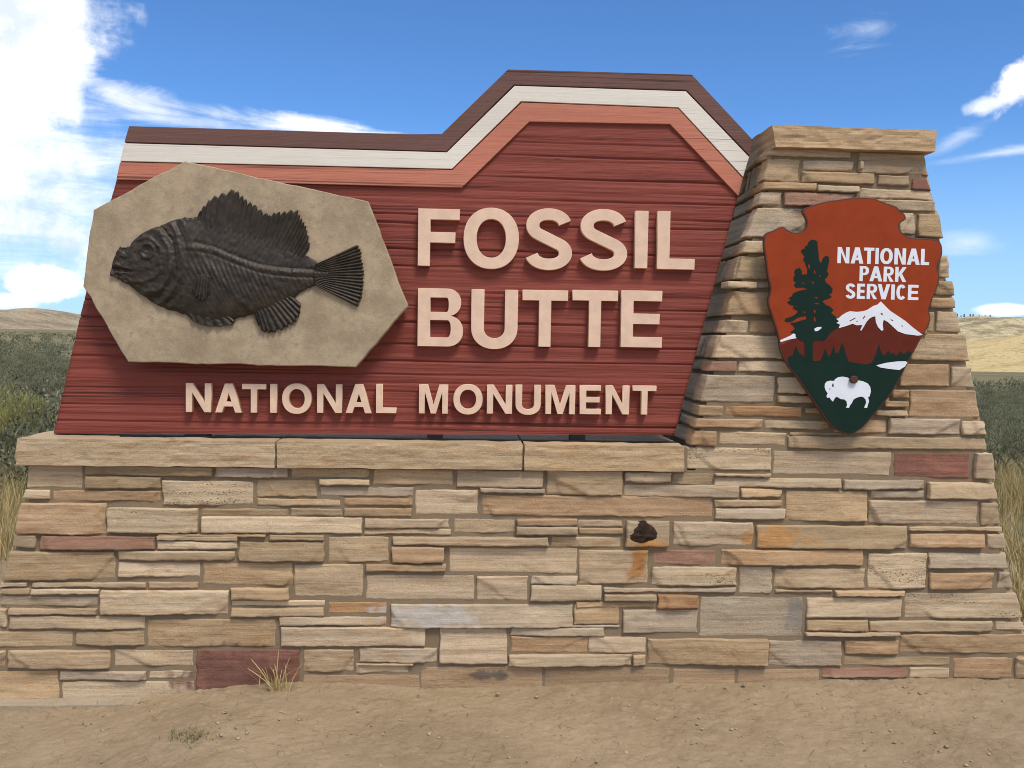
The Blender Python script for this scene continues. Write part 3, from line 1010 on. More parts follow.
def red_face():
    P = np.array(B(SIL))
    zmin, zmax = P[:, 1].min() + 0.001, unxz(600, 110, YB)[1]
    rows_z = np.arange(zmin, zmax, 0.0042)
    nx = 170
    # plank joints at irregular heights
    rg = np.random.default_rng(5)
    joints, z = [], zmin + 0.06
    while z < zmax:
        joints.append((z, rg.uniform(0.25, 1.3), rg.uniform(0, 50)))
        z += rg.choice([0.04, 0.06, 0.075, 0.1, 0.12])
    L, Rr = [], []
    n = len(P)
    for z in rows_z:
        xs = []
        for i in range(n):
            (xa, za), (xb, zb) = P[i], P[(i + 1) % n]
            if (za - z) * (zb - z) <= 0 and abs(zb - za) > 1e-6:
                xs.append(xa + (xb - xa) * (z - za) / (zb - za))
        L.append(min(xs) + 0.002)
        Rr.append(max(xs) - 0.002)
    U, Zg = np.meshgrid(np.linspace(0, 1, nx), rows_z)
    X = np.array(L)[:, None] * (1 - U) + np.array(Rr)[:, None] * U
    D = 0.0027 * fbm(X * 1.3, Zg * 60, 0.3, 4, 0.6) + 0.0034 * vnoise(X * 0.8, Zg * 20, 4)
    for (jz, am, sd_) in joints:
        zz = jz + 0.0035 * vnoise(X * 1.3, sd_, 0) + 0.0015 * vnoise(X * 6, sd_, 3)
        D -= am * 0.0135 * np.exp(-((Zg - zz) / 0.0034) ** 2) * (0.65 + 0.5 * vnoise(X * 1.2, sd_, 9))
    for _ in range(26):                                    # knots
        kx, kz = rg.uniform(X.min(), X.max()), rg.uniform(zmin, zmax)
        r = np.sqrt(((X - kx) / 0.03) ** 2 + ((Zg - kz) / 0.012) ** 2)
        D += 0.004 * np.exp(-r * r) - 0.006 * np.exp(-(r * 2.2) ** 2)
    Yg = YB + 0.004 - D
    idx = np.arange(X.size).reshape(X.shape)
    Fq = np.stack([idx[:-1, :-1], idx[:-1, 1:], idx[1:, 1:], idx[1:, :-1]], -1).reshape(-1, 4)
    PV = np.stack([X, Yg, Zg], -1).reshape(-1, 3)
    ring = np.concatenate([idx[0, :-1], idx[:-1, -1], idx[-1, :0:-1], idx[:0:-1, 0]])
    bk = PV[ring].copy()
    bk[:, 1] = YB + 0.036
    q = np.arange(len(PV), len(PV) + len(ring))
    Fs = np.stack([ring, q, np.roll(q, -1), np.roll(ring, -1)], -1)
    me = np_mesh('board_face', np.concatenate([PV, bk]), np.concatenate([Fq, Fs]))
    link_mesh('board_face', me, M['red'], board, smooth=True)


red_face()
YS = YB - 0.008
brown = [(129, 126), (440.5, 135), (508, 69.3), (692, 74.5), (753.5, 140.5), (749.6, 155.5), (686.6, 90), (514, 84.5), (446.5, 151.2), (124.3, 142)]
cream = [(124.1, 143.2), (447, 152.4), (514.8, 85.8), (686, 91.3), (749.2, 157), (743.2, 177), (678.5, 107.3), (521, 101.2), (452, 168.8), (120.2, 161)]
salmon = [(119.9, 162.2), (452.6, 170), (521.8, 102.5), (678, 108.6), (742.8, 178.3), (738.6, 196.2), (670, 124), (529.5, 121.5), (462, 187.4), (116.2, 179.3)]
for pts, mt, nm in ((brown, 'brown', 'brown painted stripe along the top edge'), (cream, 'cream', 'cream painted stripe'), (salmon, 'salmon', 'salmon painted stripe')):
    o = link_mesh('trim_stripe', poly_mesh('trim_stripe', [B(pts, YS)], YS, 0.046, 0.0015), M[mt], board)
    o['label'] = nm
for px, w in ((198, 24), (435, 15), (577, 15)):
    a = un(px - w / 2, 438, YB + 0.02).x
    b = un(px + w / 2, 438, YB + 0.02).x
    link_mesh('support_post', box_mesh('support_post', a, b, YB - 0.012, YB + 0.05, Z_CAPT - 0.02, un(px, 434.6, YB).z), M['steel'], board)


ra, rb = un(122, 438, YB).x, un(677, 442, YB).x
link_mesh('steel_rail', box_mesh('steel_rail', ra, rb, YB - 0.03, YB - 0.012, Z_CAPT - 0.01, Z_CAPT + 0.006), M['steel'], board)


# letters ----------------------------------------------------------------
def arc(cx, cz, rx, rz, a0, a1, n=16, p=2.15):
    r = []
    for i in range(n + 1):
        a = math.radians(a0 + (a1 - a0) * i / n)
        c, s = math.cos(a), math.sin(a)
        r.append((cx + rx * math.copysign(abs(c) ** (2 / p), c), cz + rz * math.copysign(abs(s) ** (2 / p), s)))
    return r


def ribbon(cl, s, b):
    L, R_ = [], []
    for i, (x, z) in enumerate(cl):
        xa, za = cl[max(0, i - 1)]
        xb, zb = cl[min(len(cl) - 1, i + 1)]
        tx, tz = xb - xa, zb - za
        l = math.hypot(tx, tz) or 1
        tx, tz = tx / l, tz / l
        th = (b * tx * tx + s * tz * tz) / 2
        L.append((x - tz * th, z + tx * th))
        R_.append((x + tz * th, z - tx * th))
    return L + R_[::-1]


def glyph(ch, w, s=0.205, b=0.18):
    m = 0.41
    if ch == 'I':
        return [[(0, 0), (w, 0), (w, 1), (0, 1)]]
    if ch == 'L':
        return [[(0, 0), (w, 0), (w, b), (s, b), (s, 1), (0, 1)]]
    if ch == 'T':
        c = w / 2
        return [[(c - s / 2, 0), (c + s / 2, 0), (c + s / 2, 1 - b), (w, 1 - b), (w, 1), (0, 1), (0, 1 - b), (c - s / 2, 1 - b)]]
    if ch == 'F':
        return [[(0, 0), (s, 0), (s, m), (w * .9, m), (w * .9, m + b), (s, m + b), (s, 1 - b), (w, 1 - b), (w, 1), (0, 1)]]
    if ch == 'E':
        return [[(0, 0), (w, 0), (w, b), (s, b), (s, m), (w * .93, m), (w * .93, m + b), (s, m + b), (s, 1 - b), (w * .98, 1 - b), (w * .98, 1), (0, 1)]]
    if ch == 'N':
        return [[(0, 0), (0, 1), (s * 1.06, 1), (w - s, .32), (w - s, 1), (w, 1), (w, 0), (w - s * 1.06, 0), (s, .68), (s, 0)]]
    if ch == 'M':
        return [[(0, 0), (0, 1), (s * 1.4, 1), (w / 2, .30), (w - 1.4 * s, 1), (w, 1), (w, 0), (w - .93 * s, 0), (w - .93 * s, .74),
                 (w / 2 + .42 * s, 0), (w / 2 - .42 * s, 0), (.93 * s, .74), (.93 * s, 0)]]
    if ch == 'A':
        q = w / 2 - .6 * s
        t = 1.1 * s
        za = (w - 2 * t) / (2 * q)
        return [[(0, 0), (w / 2 - .6 * s, 1), (w / 2 + .6 * s, 1), (w, 0), (w - t, 0), (w - t - q * .21, .21), (t + q * .21, .21), (t, 0)],
                [(t + q * .375, .375), (w - t - q * .375, .375), (w / 2, za)]]
    if ch == 'V':
        q = w / 2 - .6 * s
        t = 1.1 * s
        return [[(0, 1), (w / 2 - .6 * s, 0), (w / 2 + .6 * s, 0), (w, 1), (w - t, 1), (w / 2, 1 - (w - 2 * t) / (2 * q)), (t, 1)]]
    if ch == 'U':
        rz = .36
        return [[(0, 1)] + arc(w / 2, rz, w / 2, rz, 180, 360, 22) + [(w, 1), (w - s, 1)] + arc(w / 2, rz, w / 2 - s, rz - b, 360, 180, 22) + [(s, 1)]]
    if ch == 'O':
        return [arc(w / 2, .5, w / 2, .5, 0, 351, 39), arc(w / 2, .5, w / 2 - s, .5 - b, 0, 351, 39)]
    if ch in 'BPR':
        hb = .85 * b
        zmid = .525 if ch == 'B' else .50
        top_r = w * .95 if ch == 'B' else w * (.97 if ch == 'R' else 1)
        lo = zmid if ch == 'B' else .40
        zt = (1 + lo) / 2
        rt = 1 - zt
        cx = top_r - rt * 1.05
        outer = [(0, 0), (0, 1)] + arc(cx, zt, top_r - cx, rt, 90, -90 if ch != 'B' else -78, 16)
        h1 = [(s, 1 - hb), (s, lo + (hb * .45 if ch == 'B' else hb))] + arc(cx, (1 - hb + lo + (hb * .45 if ch == 'B' else hb)) / 2, top_r - s - cx, (1 - hb - lo - (hb * .45 if ch == 'B' else hb)) / 2, -90, 90, 14)
        if ch == 'B':
            c2 = w - zmid / 2 * 1.05
            outer += arc(c2, zmid / 2 + .005, w - c2, zmid / 2 + .005, 78, -90, 16)
            h2 = [(s, zmid - hb * .45), (s, hb)] + arc(c2, (zmid - hb * .45 + hb) / 2, w - s - c2, (zmid - hb * .45 - hb) / 2, -90, 90, 14)
            return [outer, h1[::-1], h2[::-1]]
        if ch == 'P':
            return [outer + [(s, lo), (s, 0)], h1]
        return [outer[:-1] + [(cx + .05, lo), (w, 0), (w - 1.15 * s, 0), (cx - .12, lo), (s, lo), (s, 0)], h1]
    if ch == 'K':
        return [[(0, 0), (0, 1), (s, 1), (s, .58), (w - 1.2 * s, 1), (w, 1), (s + (w - s) * .42, .55), (w, 0), (w - 1.2 * s, 0), (s + (w - s) * .12, .42), (s, .33), (s, 0)]]
    if ch == 'C':
        return [ribbon(arc(w / 2, .5, w / 2 - s / 2, .5 - b / 2, 42, 318, 34), s, b)]
    if ch == 'S':
        rx, rz = w / 2 - s / 2, .275 - b / 2
        up = arc(w / 2, .725, rx * .95, rz, 12, 232, 22, 2.1)
        dn = arc(w / 2, .275, rx, rz, 52, -168, 22, 2.1)
        return [ribbon(up + dn, s, b)]
    raise ValueError(ch)


def letter_mesh(ch, bx, Y, thick, bevel, s, b):
    x0, x1, y0, y1 = bx
    ym, xm = (y0 + y1) / 2, (x0 + x1) / 2
    X0, X1 = un(x0, ym, Y).x, un(x1, ym, Y).x
    Z1, Z0 = un(xm, y0, Y).z, un(xm, y1, Y).z
    H = Z1 - Z0
    lp = [[(X0 + x * H, Z0 + z * H) for x, z in l] for l in glyph(ch, (X1 - X0) / H, s, b)]
    return poly_mesh('letter', lp, Y, thick, bevel)


YL = YB - 0.028
WORDS = [
    ('F', 418, 459.5, 208.8, 266), ('O', 463.5, 519, 207.6, 269), ('S', 525.2, 572.4, 208.3, 270), ('S', 579.5, 627.6, 209, 270.6), ('I', 635.2, 648, 210.8, 268.2), ('L', 657.6, 695.3, 211.3, 269.3),
    ('B', 417.7, 463.3, 288.4, 346.5), ('U', 471.2, 517.7, 289.4, 349.2), ('T', 522.3, 567.7, 290, 346.8), ('T', 572.2, 617.6, 290.2, 347), ('E', 621.2, 662.6, 290.5, 347.4),
    ('N', 185.7, 211, 383.2, 412.2), ('A', 215, 242, 383.6, 412.6), ('T', 241.8, 265.8, 384, 412.7), ('I', 270, 276.8, 384, 412.9), ('O', 282, 311.3, 383.4, 414), ('N', 317, 342, 384.2, 413), ('A', 345.6, 372, 384.2, 413.2), ('L', 376, 396.4, 384.2, 413.2),
    ('M', 419, 448, 384.6, 413.6), ('O', 453.3, 482.6, 384.2, 414.6), ('N', 487, 512.2, 384.9, 413.8), ('U', 515.6, 540.8, 384.9, 415), ('M', 545.6, 575.2, 385.2, 414.2), ('E', 580, 601.2, 385.3, 414.3), ('N', 606, 629.4, 385.5, 414.4), ('T', 632.8, 656.3, 385.7, 414.6),
]
for ch, *bx in WORDS:
    o = link_mesh('letter', letter_mesh(ch, bx, YL, 0.036, 0.0012, 0.215, 0.185), M['letter'], board)
    o['label'] = 'raised beige capital letter ' + ch

# ------------------------------------------------------------------ stone slab with the fish
slab_px = [(184.6, 161), (368, 201.5), (408, 306), (355.6, 367.3), (128, 362), (83, 286), (93.3, 209.8)]
sc_ = un(245, 270, YP)
plaque = empty('fossil_plaque', (sc_.x, YB, sc_.z), 'seven sided tan stone slab bearing a dark bronze fish, fixed on the red board', 'plaque')


def slab_outline():
    P = B(slab_px, YP)
    r = []
    for i in range(len(P)):
        a, b = np.array(P[i]), np.array(P[(i + 1) % len(P)])
        n = max(4, int(np.linalg.norm(b - a) / 0.012))
        nr = np.array([-(b - a)[1], (b - a)[0]]) / np.linalg.norm(b - a)
        for j in range(n):
            t = j / n
            p = a + (b - a) * t
            p = p + nr * float(0.0028 * fbm(p[0] * 18, p[1] * 18, 2.0, 3)) * min(1, 6 * t, 6 * (1 - t) + .2)
            r.append((float(p[0]), float(p[1])))
    return r


link_mesh('stone_slab', poly_mesh('stone_slab', [slab_outline()], YP, 0.075, 0.004), M['slab'], plaque)
for px, py in ((200, 215), (330, 250), (200, 330)):
    c = un(px, py, YP)
    link_mesh('spacer', box_mesh('spacer', c.x - .05, c.x + .05, YP + .073, YB + 0.004, c.z - .05, c.z + .05), M['steel'], plaque)

FS = 3.0118
fpx = lambda x, y: (80 + x / FS, 150 + y / FS)


def fish():
    top = [(93, 358), (98, 338), (106, 318), (112, 300), (120, 291), (149, 291), (155, 276), (180, 252), (215, 236), (270, 213), (330, 200), (350, 202), (420, 222), (500, 240), (560, 262), (620, 285), (690, 322), (712, 338), (745, 342)]
    bot = [(93, 372), (105, 384), (120, 388), (160, 412), (190, 435), (215, 455), (260, 475), (300, 488), (350, 505), (400, 513), (450, 509), (480, 500), (520, 492), (560, 478), (600, 462), (640, 440), (670, 418), (700, 408), (745, 402)]
    spine = [(93, 330), (230, 300), (300, 288), (350, 290), (400, 300), (450, 322), (500, 341), (550, 356), (600, 363), (650, 367), (745, 370)]
    ip = lambda tab, x: np.interp(x, [a for a, _ in tab], [b for _, b in tab])
    nx, ny = 240, 84
    gx = np.linspace(93, 745, nx)
    v = np.linspace(0, 1, ny)
    GX, Vv = np.meshgrid(gx, v)
    tp, bt, sp = ip(top, GX), ip(bot, GX), ip(spine, GX)
    GY = tp + (bt - tp) * Vv
    r = np.abs(2 * Vv - 1)
    thick = np.clip((bt - tp) / 250, 0.2, 1)
    dors = sstep(GX, 330, 380) * (1 - sstep(GX, 670, 700)) * sstep(0.5 - Vv, -0.05, 0.12)
    H = 0.008 + 0.026 * thick * ((1 - r ** 2.4) ** 0.65 * (1 - dors) + dors * (1 - r) ** 0.9 * 0.95)
    behind = sstep(GX, 290, 350)
    below = GY - sp
    # vertebrae
    H += behind * 0.0045 * np.exp(-(below / 6.5) ** 2) * (0.8 + 0.2 * np.sin(GX * 2 * np.pi / 13))
    H -= behind * 0.003 * np.exp(-((np.abs(below) - 13) / 4) ** 2)
    # ribs and spines sweep backwards from the backbone
    lo = sstep(below, 6, 18) * behind
    up = sstep(-below, 6, 18) * behind
    H += lo * 0.0016 * (0.6 + 0.6 * vnoise(GX / 60, GY / 40, 4)) * (1 - 0.75 * sstep(below, 70, 120)) * np.sin((GX - 0.42 * below - 0.0009 * below ** 2) * 2 * np.pi / 17)
    H += up * 0.0019 * np.sin((GX + 0.55 * below) * 2 * np.pi / 15)
    # head: gill covers, cheek folds, eye, jaws
    dh = np.hypot(GX - 185, (GY - 330) * 0.9)
    head = 1 - sstep(GX, 290, 345)
    for rr, am, wd in ((62, 0.005, 5), (92, 0.008, 6), (106, -0.006, 4), (128, 0.007, 6), (140, -0.005, 4), (158, 0.005, 4)):
        H += head * am * np.exp(-((dh - rr - 6 * vnoise(GX / 30, GY / 30, rr)) / wd) ** 2) * (GX > 150)
    de = np.hypot(GX - 206, GY - 302)
    H += 0.0065 * np.exp(-((de - 21) / 5) ** 2) - 0.006 * np.exp(-(de / 13) ** 2)
    H += head * 0.0022 * fbm(GX / 17, GY / 11, 3, 4)
    mouth = np.exp(-((GY - (352 + (GX - 93) * 0.18)) / 5) ** 2) * (1 - sstep(GX, 150, 175))
    H -= 0.012 * mouth
    H += (1 - sstep(GX, 120, 150)) * 0.006 * fbm(GX / 14, GY / 9, 21, 3)
    # slanting folds behind the gills
    H += head * 0 + np.exp(-((GX - 375 + 0.9 * (330 - GY)) / 12) ** 2) * 0.003 * (below > 0)
    H += 0.0013 * fbm(GX / 14, GY / 12, 8, 4)
    H = np.maximum(H, 0.004)
    X = np.zeros_like(GX)
    Z = np.zeros_like(GX)
    # bilinear map of picture tracing onto the slab's plane
    o, ex, ey = [np.array(unxz(*fpx(*p), YP)) for p in ((0, 0), (1000, 0), (0, 1000))]
    exy = np.array(unxz(*fpx(1000, 1000), YP))

    def tow(gx, gy):
        a, b = gx / 1000, gy / 1000
        p = o * ((1 - a) * (1 - b))[..., None] + ex * (a * (1 - b))[..., None] + ey * ((1 - a) * b)[..., None] + exy * (a * b)[..., None]
        return p[..., 0], p[..., 1]

    edge_j = 2.4 * fbm(GX / 12, 0 * GX, 5, 3) + 6 * (1 - sstep(GX, 110, 150)) * vnoise(GX / 6, 0 * GX, 2)
    X, Z = tow(GX, GY + edge_j * (r ** 6))
    P = np.stack([X, YP - H, Z], -1)
    idx = np.arange(nx * ny).reshape(ny, nx)
    Fq = np.stack([idx[:-1, :-1], idx[1:, :-1], idx[1:, 1:], idx[:-1, 1:]], -1).reshape(-1, 4)
    PV = P.reshape(-1, 3)
    ring = np.concatenate([idx[0, :-1], idx[:-1, -1], idx[-1, :0:-1], idx[:0:-1, 0]])
    bk = PV[ring].copy()
    bk[:, 1] = YP + 0.003
    b = np.arange(len(PV), len(PV) + len(ring))
    Fs = np.stack([ring, np.roll(ring, -1), np.roll(b, -1), b], -1)
    body = link_mesh('fish', np_mesh('fish', np.concatenate([PV, bk]), np.concatenate([Fq, Fs])), M['bronze'], plaque, loc=(sc_.x, YP, sc_.z), smooth=True)
    body['label'] = 'dark bronze spiny fish in relief'

    def fin(name, root, tips, rays, h0, h1, seed, jag=0.05):
        nu, nv = rays * 8, 22
        u = np.linspace(0, 1, nu + 1)
        vv = np.linspace(0, 1, nv + 1)
        ru = lambda tab: (np.interp(u, np.linspace(0, 1, len(tab)), [p[0] for p in tab]), np.interp(u, np.linspace(0, 1, len(tab)), [p[1] for p in tab]))
        rx, ry = ru(root)
        tx, ty = ru(tips)
        ph = u * rays
        saw = 1 - np.abs((ph % 1) - 0.5) * 2
        rg = np.random.default_rng(seed)
        jit = np.interp(ph, np.arange(rays + 1), rg.uniform(-0.03, 0.03, rays + 1))
        ln = 1 + jag * (saw - 0.5) * 2 + jit
        GXf = rx[None, :] + (tx - rx)[None, :] * vv[:, None] * ln[None, :]
        GYf = ry[None, :] + (ty - ry)[None, :] * vv[:, None] * ln[None, :]
        Hf = (h0 + (h1 - h0) * vv)[:, None] + 0.0085 * (saw ** 0.7)[None, :] * (0.35 + 0.65 * vv)[:, None]
        Hf = Hf + 0.0012 * fbm(GXf / 9, GYf / 9, seed, 2)
        Xf, Zf = tow(GXf, GYf)
        Pf = np.stack([Xf, YP - Hf, Zf], -1)
        ii = np.arange(Pf.shape[0] * Pf.shape[1]).reshape(Pf.shape[:2])
        F1 = np.stack([ii[:-1, :-1], ii[1:, :-1], ii[1:, 1:], ii[:-1, 1:]], -1).reshape(-1, 4)
        pv = Pf.reshape(-1, 3)
        rg2 = np.concatenate([ii[0, :-1], ii[:-1, -1], ii[-1, :0:-1], ii[:0:-1, 0]])
        bb = pv[rg2].copy()
        bb[:, 1] = YP + 0.003
        q = np.arange(len(pv), len(pv) + len(rg2))
        F2 = np.stack([rg2, np.roll(rg2, -1), np.roll(q, -1), q], -1)
        link_mesh(name, np_mesh(name, np.concatenate([pv, bb]), np.concatenate([F1, F2])), M['bronze'], body, smooth=True)

    fin('dorsal_fin', [(335, 235), (400, 262), (470, 285), (535, 305)], [(352, 196), (368, 172), (390, 150), (421, 134), (460, 123), (482, 140), (498, 153), (518, 166), (542, 183), (566, 200)], 13, 0.009, 0.008, 1, 0.045)
    fin('dorsal_fin', [(530, 302), (590, 325), (650, 345)], [(560, 199), (585, 190), (615, 186), (652, 184), (664, 206), (674, 228), (683, 250), (688, 292)], 13, 0.009, 0.008, 2, 0.04)
    fin('tail_fin', [(705, 342), (700, 372), (705, 404)], [(836, 281), (843, 310), (849, 340), (852, 371), (850, 402), (843, 434), (833, 468)], 17, 0.016, 0.008, 3, 0.02)
    fin('anal_fin', [(505, 455), (550, 440), (610, 415)], [(530, 518), (546, 541), (572, 546), (612, 531), (641, 515), (656, 490), (661, 458)], 12, 0.013, 0.008, 4, 0.035)
    fin('pelvic_fin', [(320, 480), (390, 492), (440, 490)], [(330, 505), (352, 518), (382, 527), (420, 528), (456, 522), (464, 508)], 6, 0.014, 0.010, 5, 0.02)
    fin('pectoral_fin', [(352, 376), (374, 372), (396, 380)], [(340, 420), (350, 440), (366, 450), (382, 446), (392, 425)], 6, 0.034, 0.032, 6, 0.03)


fish()

# ------------------------------------------------------------------ arrowhead sign
A2 = 2.843
ap = lambda x, y: (750 + x / A2, 180 + y / A2)
arrow_px = [(42, 155), (68, 142), (92, 132), (110, 143), (132, 150), (150, 143), (161, 130), (159, 110), (150, 94), (153, 82), (176, 73), (205, 63), (255, 55), (303, 49), (350, 52), (385, 65), (418, 76), (425, 88), (440, 97), (443, 112), (430, 120), (424, 135), (434, 150), (455, 163), (480, 165), (520, 168), (540, 176), (547, 195), (545, 218), (533, 248), (540, 275), (531, 310), (519, 340), (509, 370), (513, 395), (505, 420), (488, 448), (471, 480), (449, 520), (430, 560), (404, 605), (375, 642), (351, 670), (325, 700), (300, 718), (278, 724), (248, 712), (223, 690), (194, 650), (160, 600), (130, 556), (104, 522), (86, 482), (79, 440), (60, 380), (51, 345), (58, 310), (50, 270), (44, 220), (39, 188)]
ac = un(852, 310, YA)
arrowhead = empty('arrowhead_sign', (ac.x, YF, ac.z), 'arrowhead shaped orange and green park sign with white bison, mounted on the stone pillar', 'sign')


def A(pts, Y=YA):
    return [unxz(*ap(x, y), Y) for x, y in pts]


def smooth_loop(pts, n=3):
    r, m = [], len(pts)
    for i in range(m):
        p0, p1, p2, p3 = [np.array(pts[(i + k) % m], float) for k in (-1, 0, 1, 2)]
        for j in range(n):
            t = j / n
            r.append(tuple(0.5 * ((2 * p1) + (p2 - p0) * t + (2 * p0 - 5 * p1 + 4 * p2 - p3) * t * t + (3 * p1 - p0 - 3 * p2 + p3) * t ** 3)))
    return r


def inset(loop, d):
    P = np.array(loop)
    a = np.roll(P, 1, 0)
    b = np.roll(P, -1, 0)
    t = b - a
    t /= np.linalg.norm(t, axis=1)[:, None]
    area = 0.5 * np.sum(P[:, 0] * np.roll(P[:, 1], -1) - np.roll(P[:, 0], -1) * P[:, 1])
    n = np.stack([-t[:, 1], t[:, 0]], 1) * (1 if area > 0 else -1)
    return [tuple(p) for p in P + n * d]


arrow_loop = smooth_loop(arrow_px, 3)
AW = A(arrow_loop)
link_mesh('backing_panel', poly_mesh('backing_panel', [AW], YA, 0.018, 0.002), M['edge'], arrowhead)
INN = inset(arrow_loop, 4.2)
link_mesh('orange_field', poly_mesh('orange_field', [A(INN)], YA - 0.0006, 0.003), M['orange'], arrowhead)


def clip_below(loop, line):
    """keep the part of the loop lying below the polyline (image y grows downward)"""
    lx = [p[0] for p in line]
    ly = [p[1] for p in line]
    kept = [p for p in loop if p[1] > np.interp(p[0], lx, ly)]
    # arrow outline is ordered clockwise from the left shoulder; kept points run right -> tip -> left
    return kept


def below_shape(line, d):
    lp = inset(arrow_loop, d)
    kept = clip_below(lp, line)
    kx = [p[0] for p in kept]
    inner = [p for p in line if min(kx) < p[0] < max(kx)]
    i0 = max(range(len(kept)), key=lambda i: kept[i][0] if kept[i][1] < 560 else -1)
    kept = kept[i0:] + kept[:i0]
    return inner + kept


hill_line = [(60, 472), (85, 460), (125, 452), (190, 440), (228, 425), (250, 417), (300, 406), (318, 412), (345, 385), (372, 392), (400, 410), (440, 430), (490, 440), (540, 450)]
ground_line = [(80, 516), (98, 512), (108, 504), (121, 498), (130, 470), (140, 492), (152, 500), (158, 514), (200, 514), (207, 496), (214, 478), (221, 500), (226, 502), (238, 470), (243, 492), (252, 490), (262, 460), (272, 494), (280, 516), (300, 520), (330, 524), (345, 520), (352, 508), (359, 490), (366, 466), (372, 488), (380, 500), (387, 492), (394, 486), (400, 496), (408, 490), (414, 500), (421, 494), (428, 486), (436, 496), (450, 486), (520, 480)]
link_mesh('hill_field', poly_mesh('hill_field', [A(below_shape(hill_line, 4.2))], YA - 0.0012, 0.002), M['rust_red'], arrowhead)
link_mesh('meadow_field', poly_mesh('meadow_field', [A(below_shape(ground_line, 4.2))], YA - 0.0018, 0.002), M['green'], arrowhead)

q64 = lambda pts, ox, oy: [((ox + x / 6.4 - 750) * A2, (oy + y / 6.4 - 180) * A2) for x, y in pts]
tree = q64([(180, 80), (195, 66), (215, 62), (238, 72), (240, 110), (246, 150), (248, 190), (262, 215), (272, 185), (290, 165), (312, 172), (314, 200), (306, 235), (300, 262), (310, 280), (300, 305), (285, 312), (292, 335), (318, 355), (336, 378), (332, 402), (312, 408), (330, 428), (306, 440), (285, 446), (270, 455), (290, 478), (318, 490), (342, 512), (326, 530), (356, 556), (370, 575), (382, 600), (374, 622), (352, 638), (330, 650), (312, 672), (296, 696), (268, 712), (236, 704), (212, 712), (208, 800), (209, 842), (157, 842), (158, 800), (156, 716), (132, 706), (104, 690), (96, 668), (66, 652), (96, 634), (86, 612), (64, 596), (100, 590), (132, 580), (170, 570), (168, 550), (140, 552), (110, 562), (80, 582), (50, 590), (28, 580), (36, 566), (70, 556), (98, 540), (118, 520), (96, 508), (80, 498), (92, 486), (62, 476), (46, 462), (70, 446), (56, 434), (76, 424), (82, 406), (112, 392), (146, 384), (178, 378), (150, 366), (122, 368), (98, 366), (90, 348), (104, 336), (86, 322), (88, 298), (98, 286), (90, 268), (100, 250), (126, 242), (138, 262), (140, 288), (160, 282), (172, 288), (176, 250), (164, 222), (160, 205), (148, 190), (156, 168), (146, 150), (134, 136), (142, 122), (158, 120), (160, 104), (174, 98)], 780, 230)
# little gaps in the needles
gaps = []
for gx, gy, w, h in ((186, 232, 7, 22), (222, 268, 6, 18), (210, 335, 6, 12), (148, 338, 12, 6), (232, 432, 16, 7), (222, 520, 8, 14), (222, 570, 7, 22), (154, 524, 14, 6), (104, 488, 9, 5), (256, 294, 5, 12), (236, 470, 20, 6)):
    gaps.append(q64([(gx - w, gy), (gx - w * .4, gy - h), (gx + w * .7, gy - h * .5), (gx + w, gy + h * .2), (gx + w * .1, gy + h)], 780, 230))
link_mesh('tree_emblem', poly_mesh('tree_emblem', [A(l) for l in [tree] + gaps], YA - 0.0024, 0.002), M['green'], arrowhead)
mount = q64([(358, 568), (372, 566), (396, 545), (420, 530), (446, 520), (490, 524), (530, 520), (556, 512), (596, 486), (622, 478), (644, 458), (672, 486), (704, 518), (745, 545), (800, 582), (850, 625), (912, 672), (880, 676), (800, 666), (752, 648), (716, 614), (690, 590), (662, 574), (655, 600), (660, 640), (648, 645), (626, 622), (612, 590), (608, 552), (590, 556), (572, 566), (552, 588), (536, 616), (518, 645), (512, 640), (526, 608), (490, 610), (462, 600), (424, 614), (374, 628), (384, 606), (360, 594), (376, 584)], 780, 230)
marks = [q64(l, 780, 230) for l in ([(440, 582), (480, 560), (482, 566), (448, 586)], [(526, 566), (540, 548), (544, 554), (532, 572)], [(640, 534), (652, 530), (658, 544), (650, 546)], [(704, 568), (722, 578), (724, 586), (708, 578)], [(768, 604), (786, 616), (784, 622)], [(484, 586), (494, 580), (496, 588)])]
link_mesh('mountain_emblem', poly_mesh('mountain_emblem', [A(l) for l in [mount] + marks], YA - 0.0029, 0.002), M['white'], arrowhead)
sn = [q64(l, 780, 230) for l in ([(0, 705), (30, 692), (66, 676), (84, 662), (98, 668), (96, 680), (104, 692), (60, 700), (2, 718)], [(218, 632), (236, 622), (264, 620), (262, 630), (240, 646), (222, 648)])]
for l in sn:
    link_mesh('snow_emblem', poly_mesh('snow_emblem', [A(l)], YA - 0.0034, 0.002), M['white'], arrowhead)
lake = [(358, 527), (385, 520), (415, 516), (440, 515), (447, 518), (440, 530), (424, 540), (395, 537), (370, 533)]
link_mesh('lake_emblem', poly_mesh('lake_emblem', [A(lake)], YA - 0.0029, 0.002), M['white'], arrowhead)
bis = q64([(286, 408), (298, 394), (320, 388), (344, 390), (352, 378), (372, 366), (400, 362), (430, 368), (452, 380), (490, 384), (530, 392), (560, 406), (576, 428), (580, 456), (572, 488), (562, 494), (568, 520), (560, 545), (556, 562), (538, 562), (540, 552), (550, 530), (546, 508), (530, 492), (512, 490), (486, 498), (468, 510), (458, 532), (446, 546), (440, 562), (420, 560), (428, 546), (424, 520), (410, 508), (388, 506), (368, 494), (356, 492), (346, 506), (338, 522), (326, 512), (316, 496), (300, 498), (296, 484), (304, 470), (292, 452), (284, 430)], 780, 320)
bm = [q64(l, 780, 320) for l in ([(334, 408), (340, 404), (343, 424), (336, 432), (331, 420)], [(310, 440), (322, 438), (318, 447)])]
link_mesh('bison_emblem', poly_mesh('bison_emblem', [A(l) for l in [bis] + bm], YA - 0.0029, 0.002), M['white'], arrowhead)
bc = un(852.8, 379.5, YA)
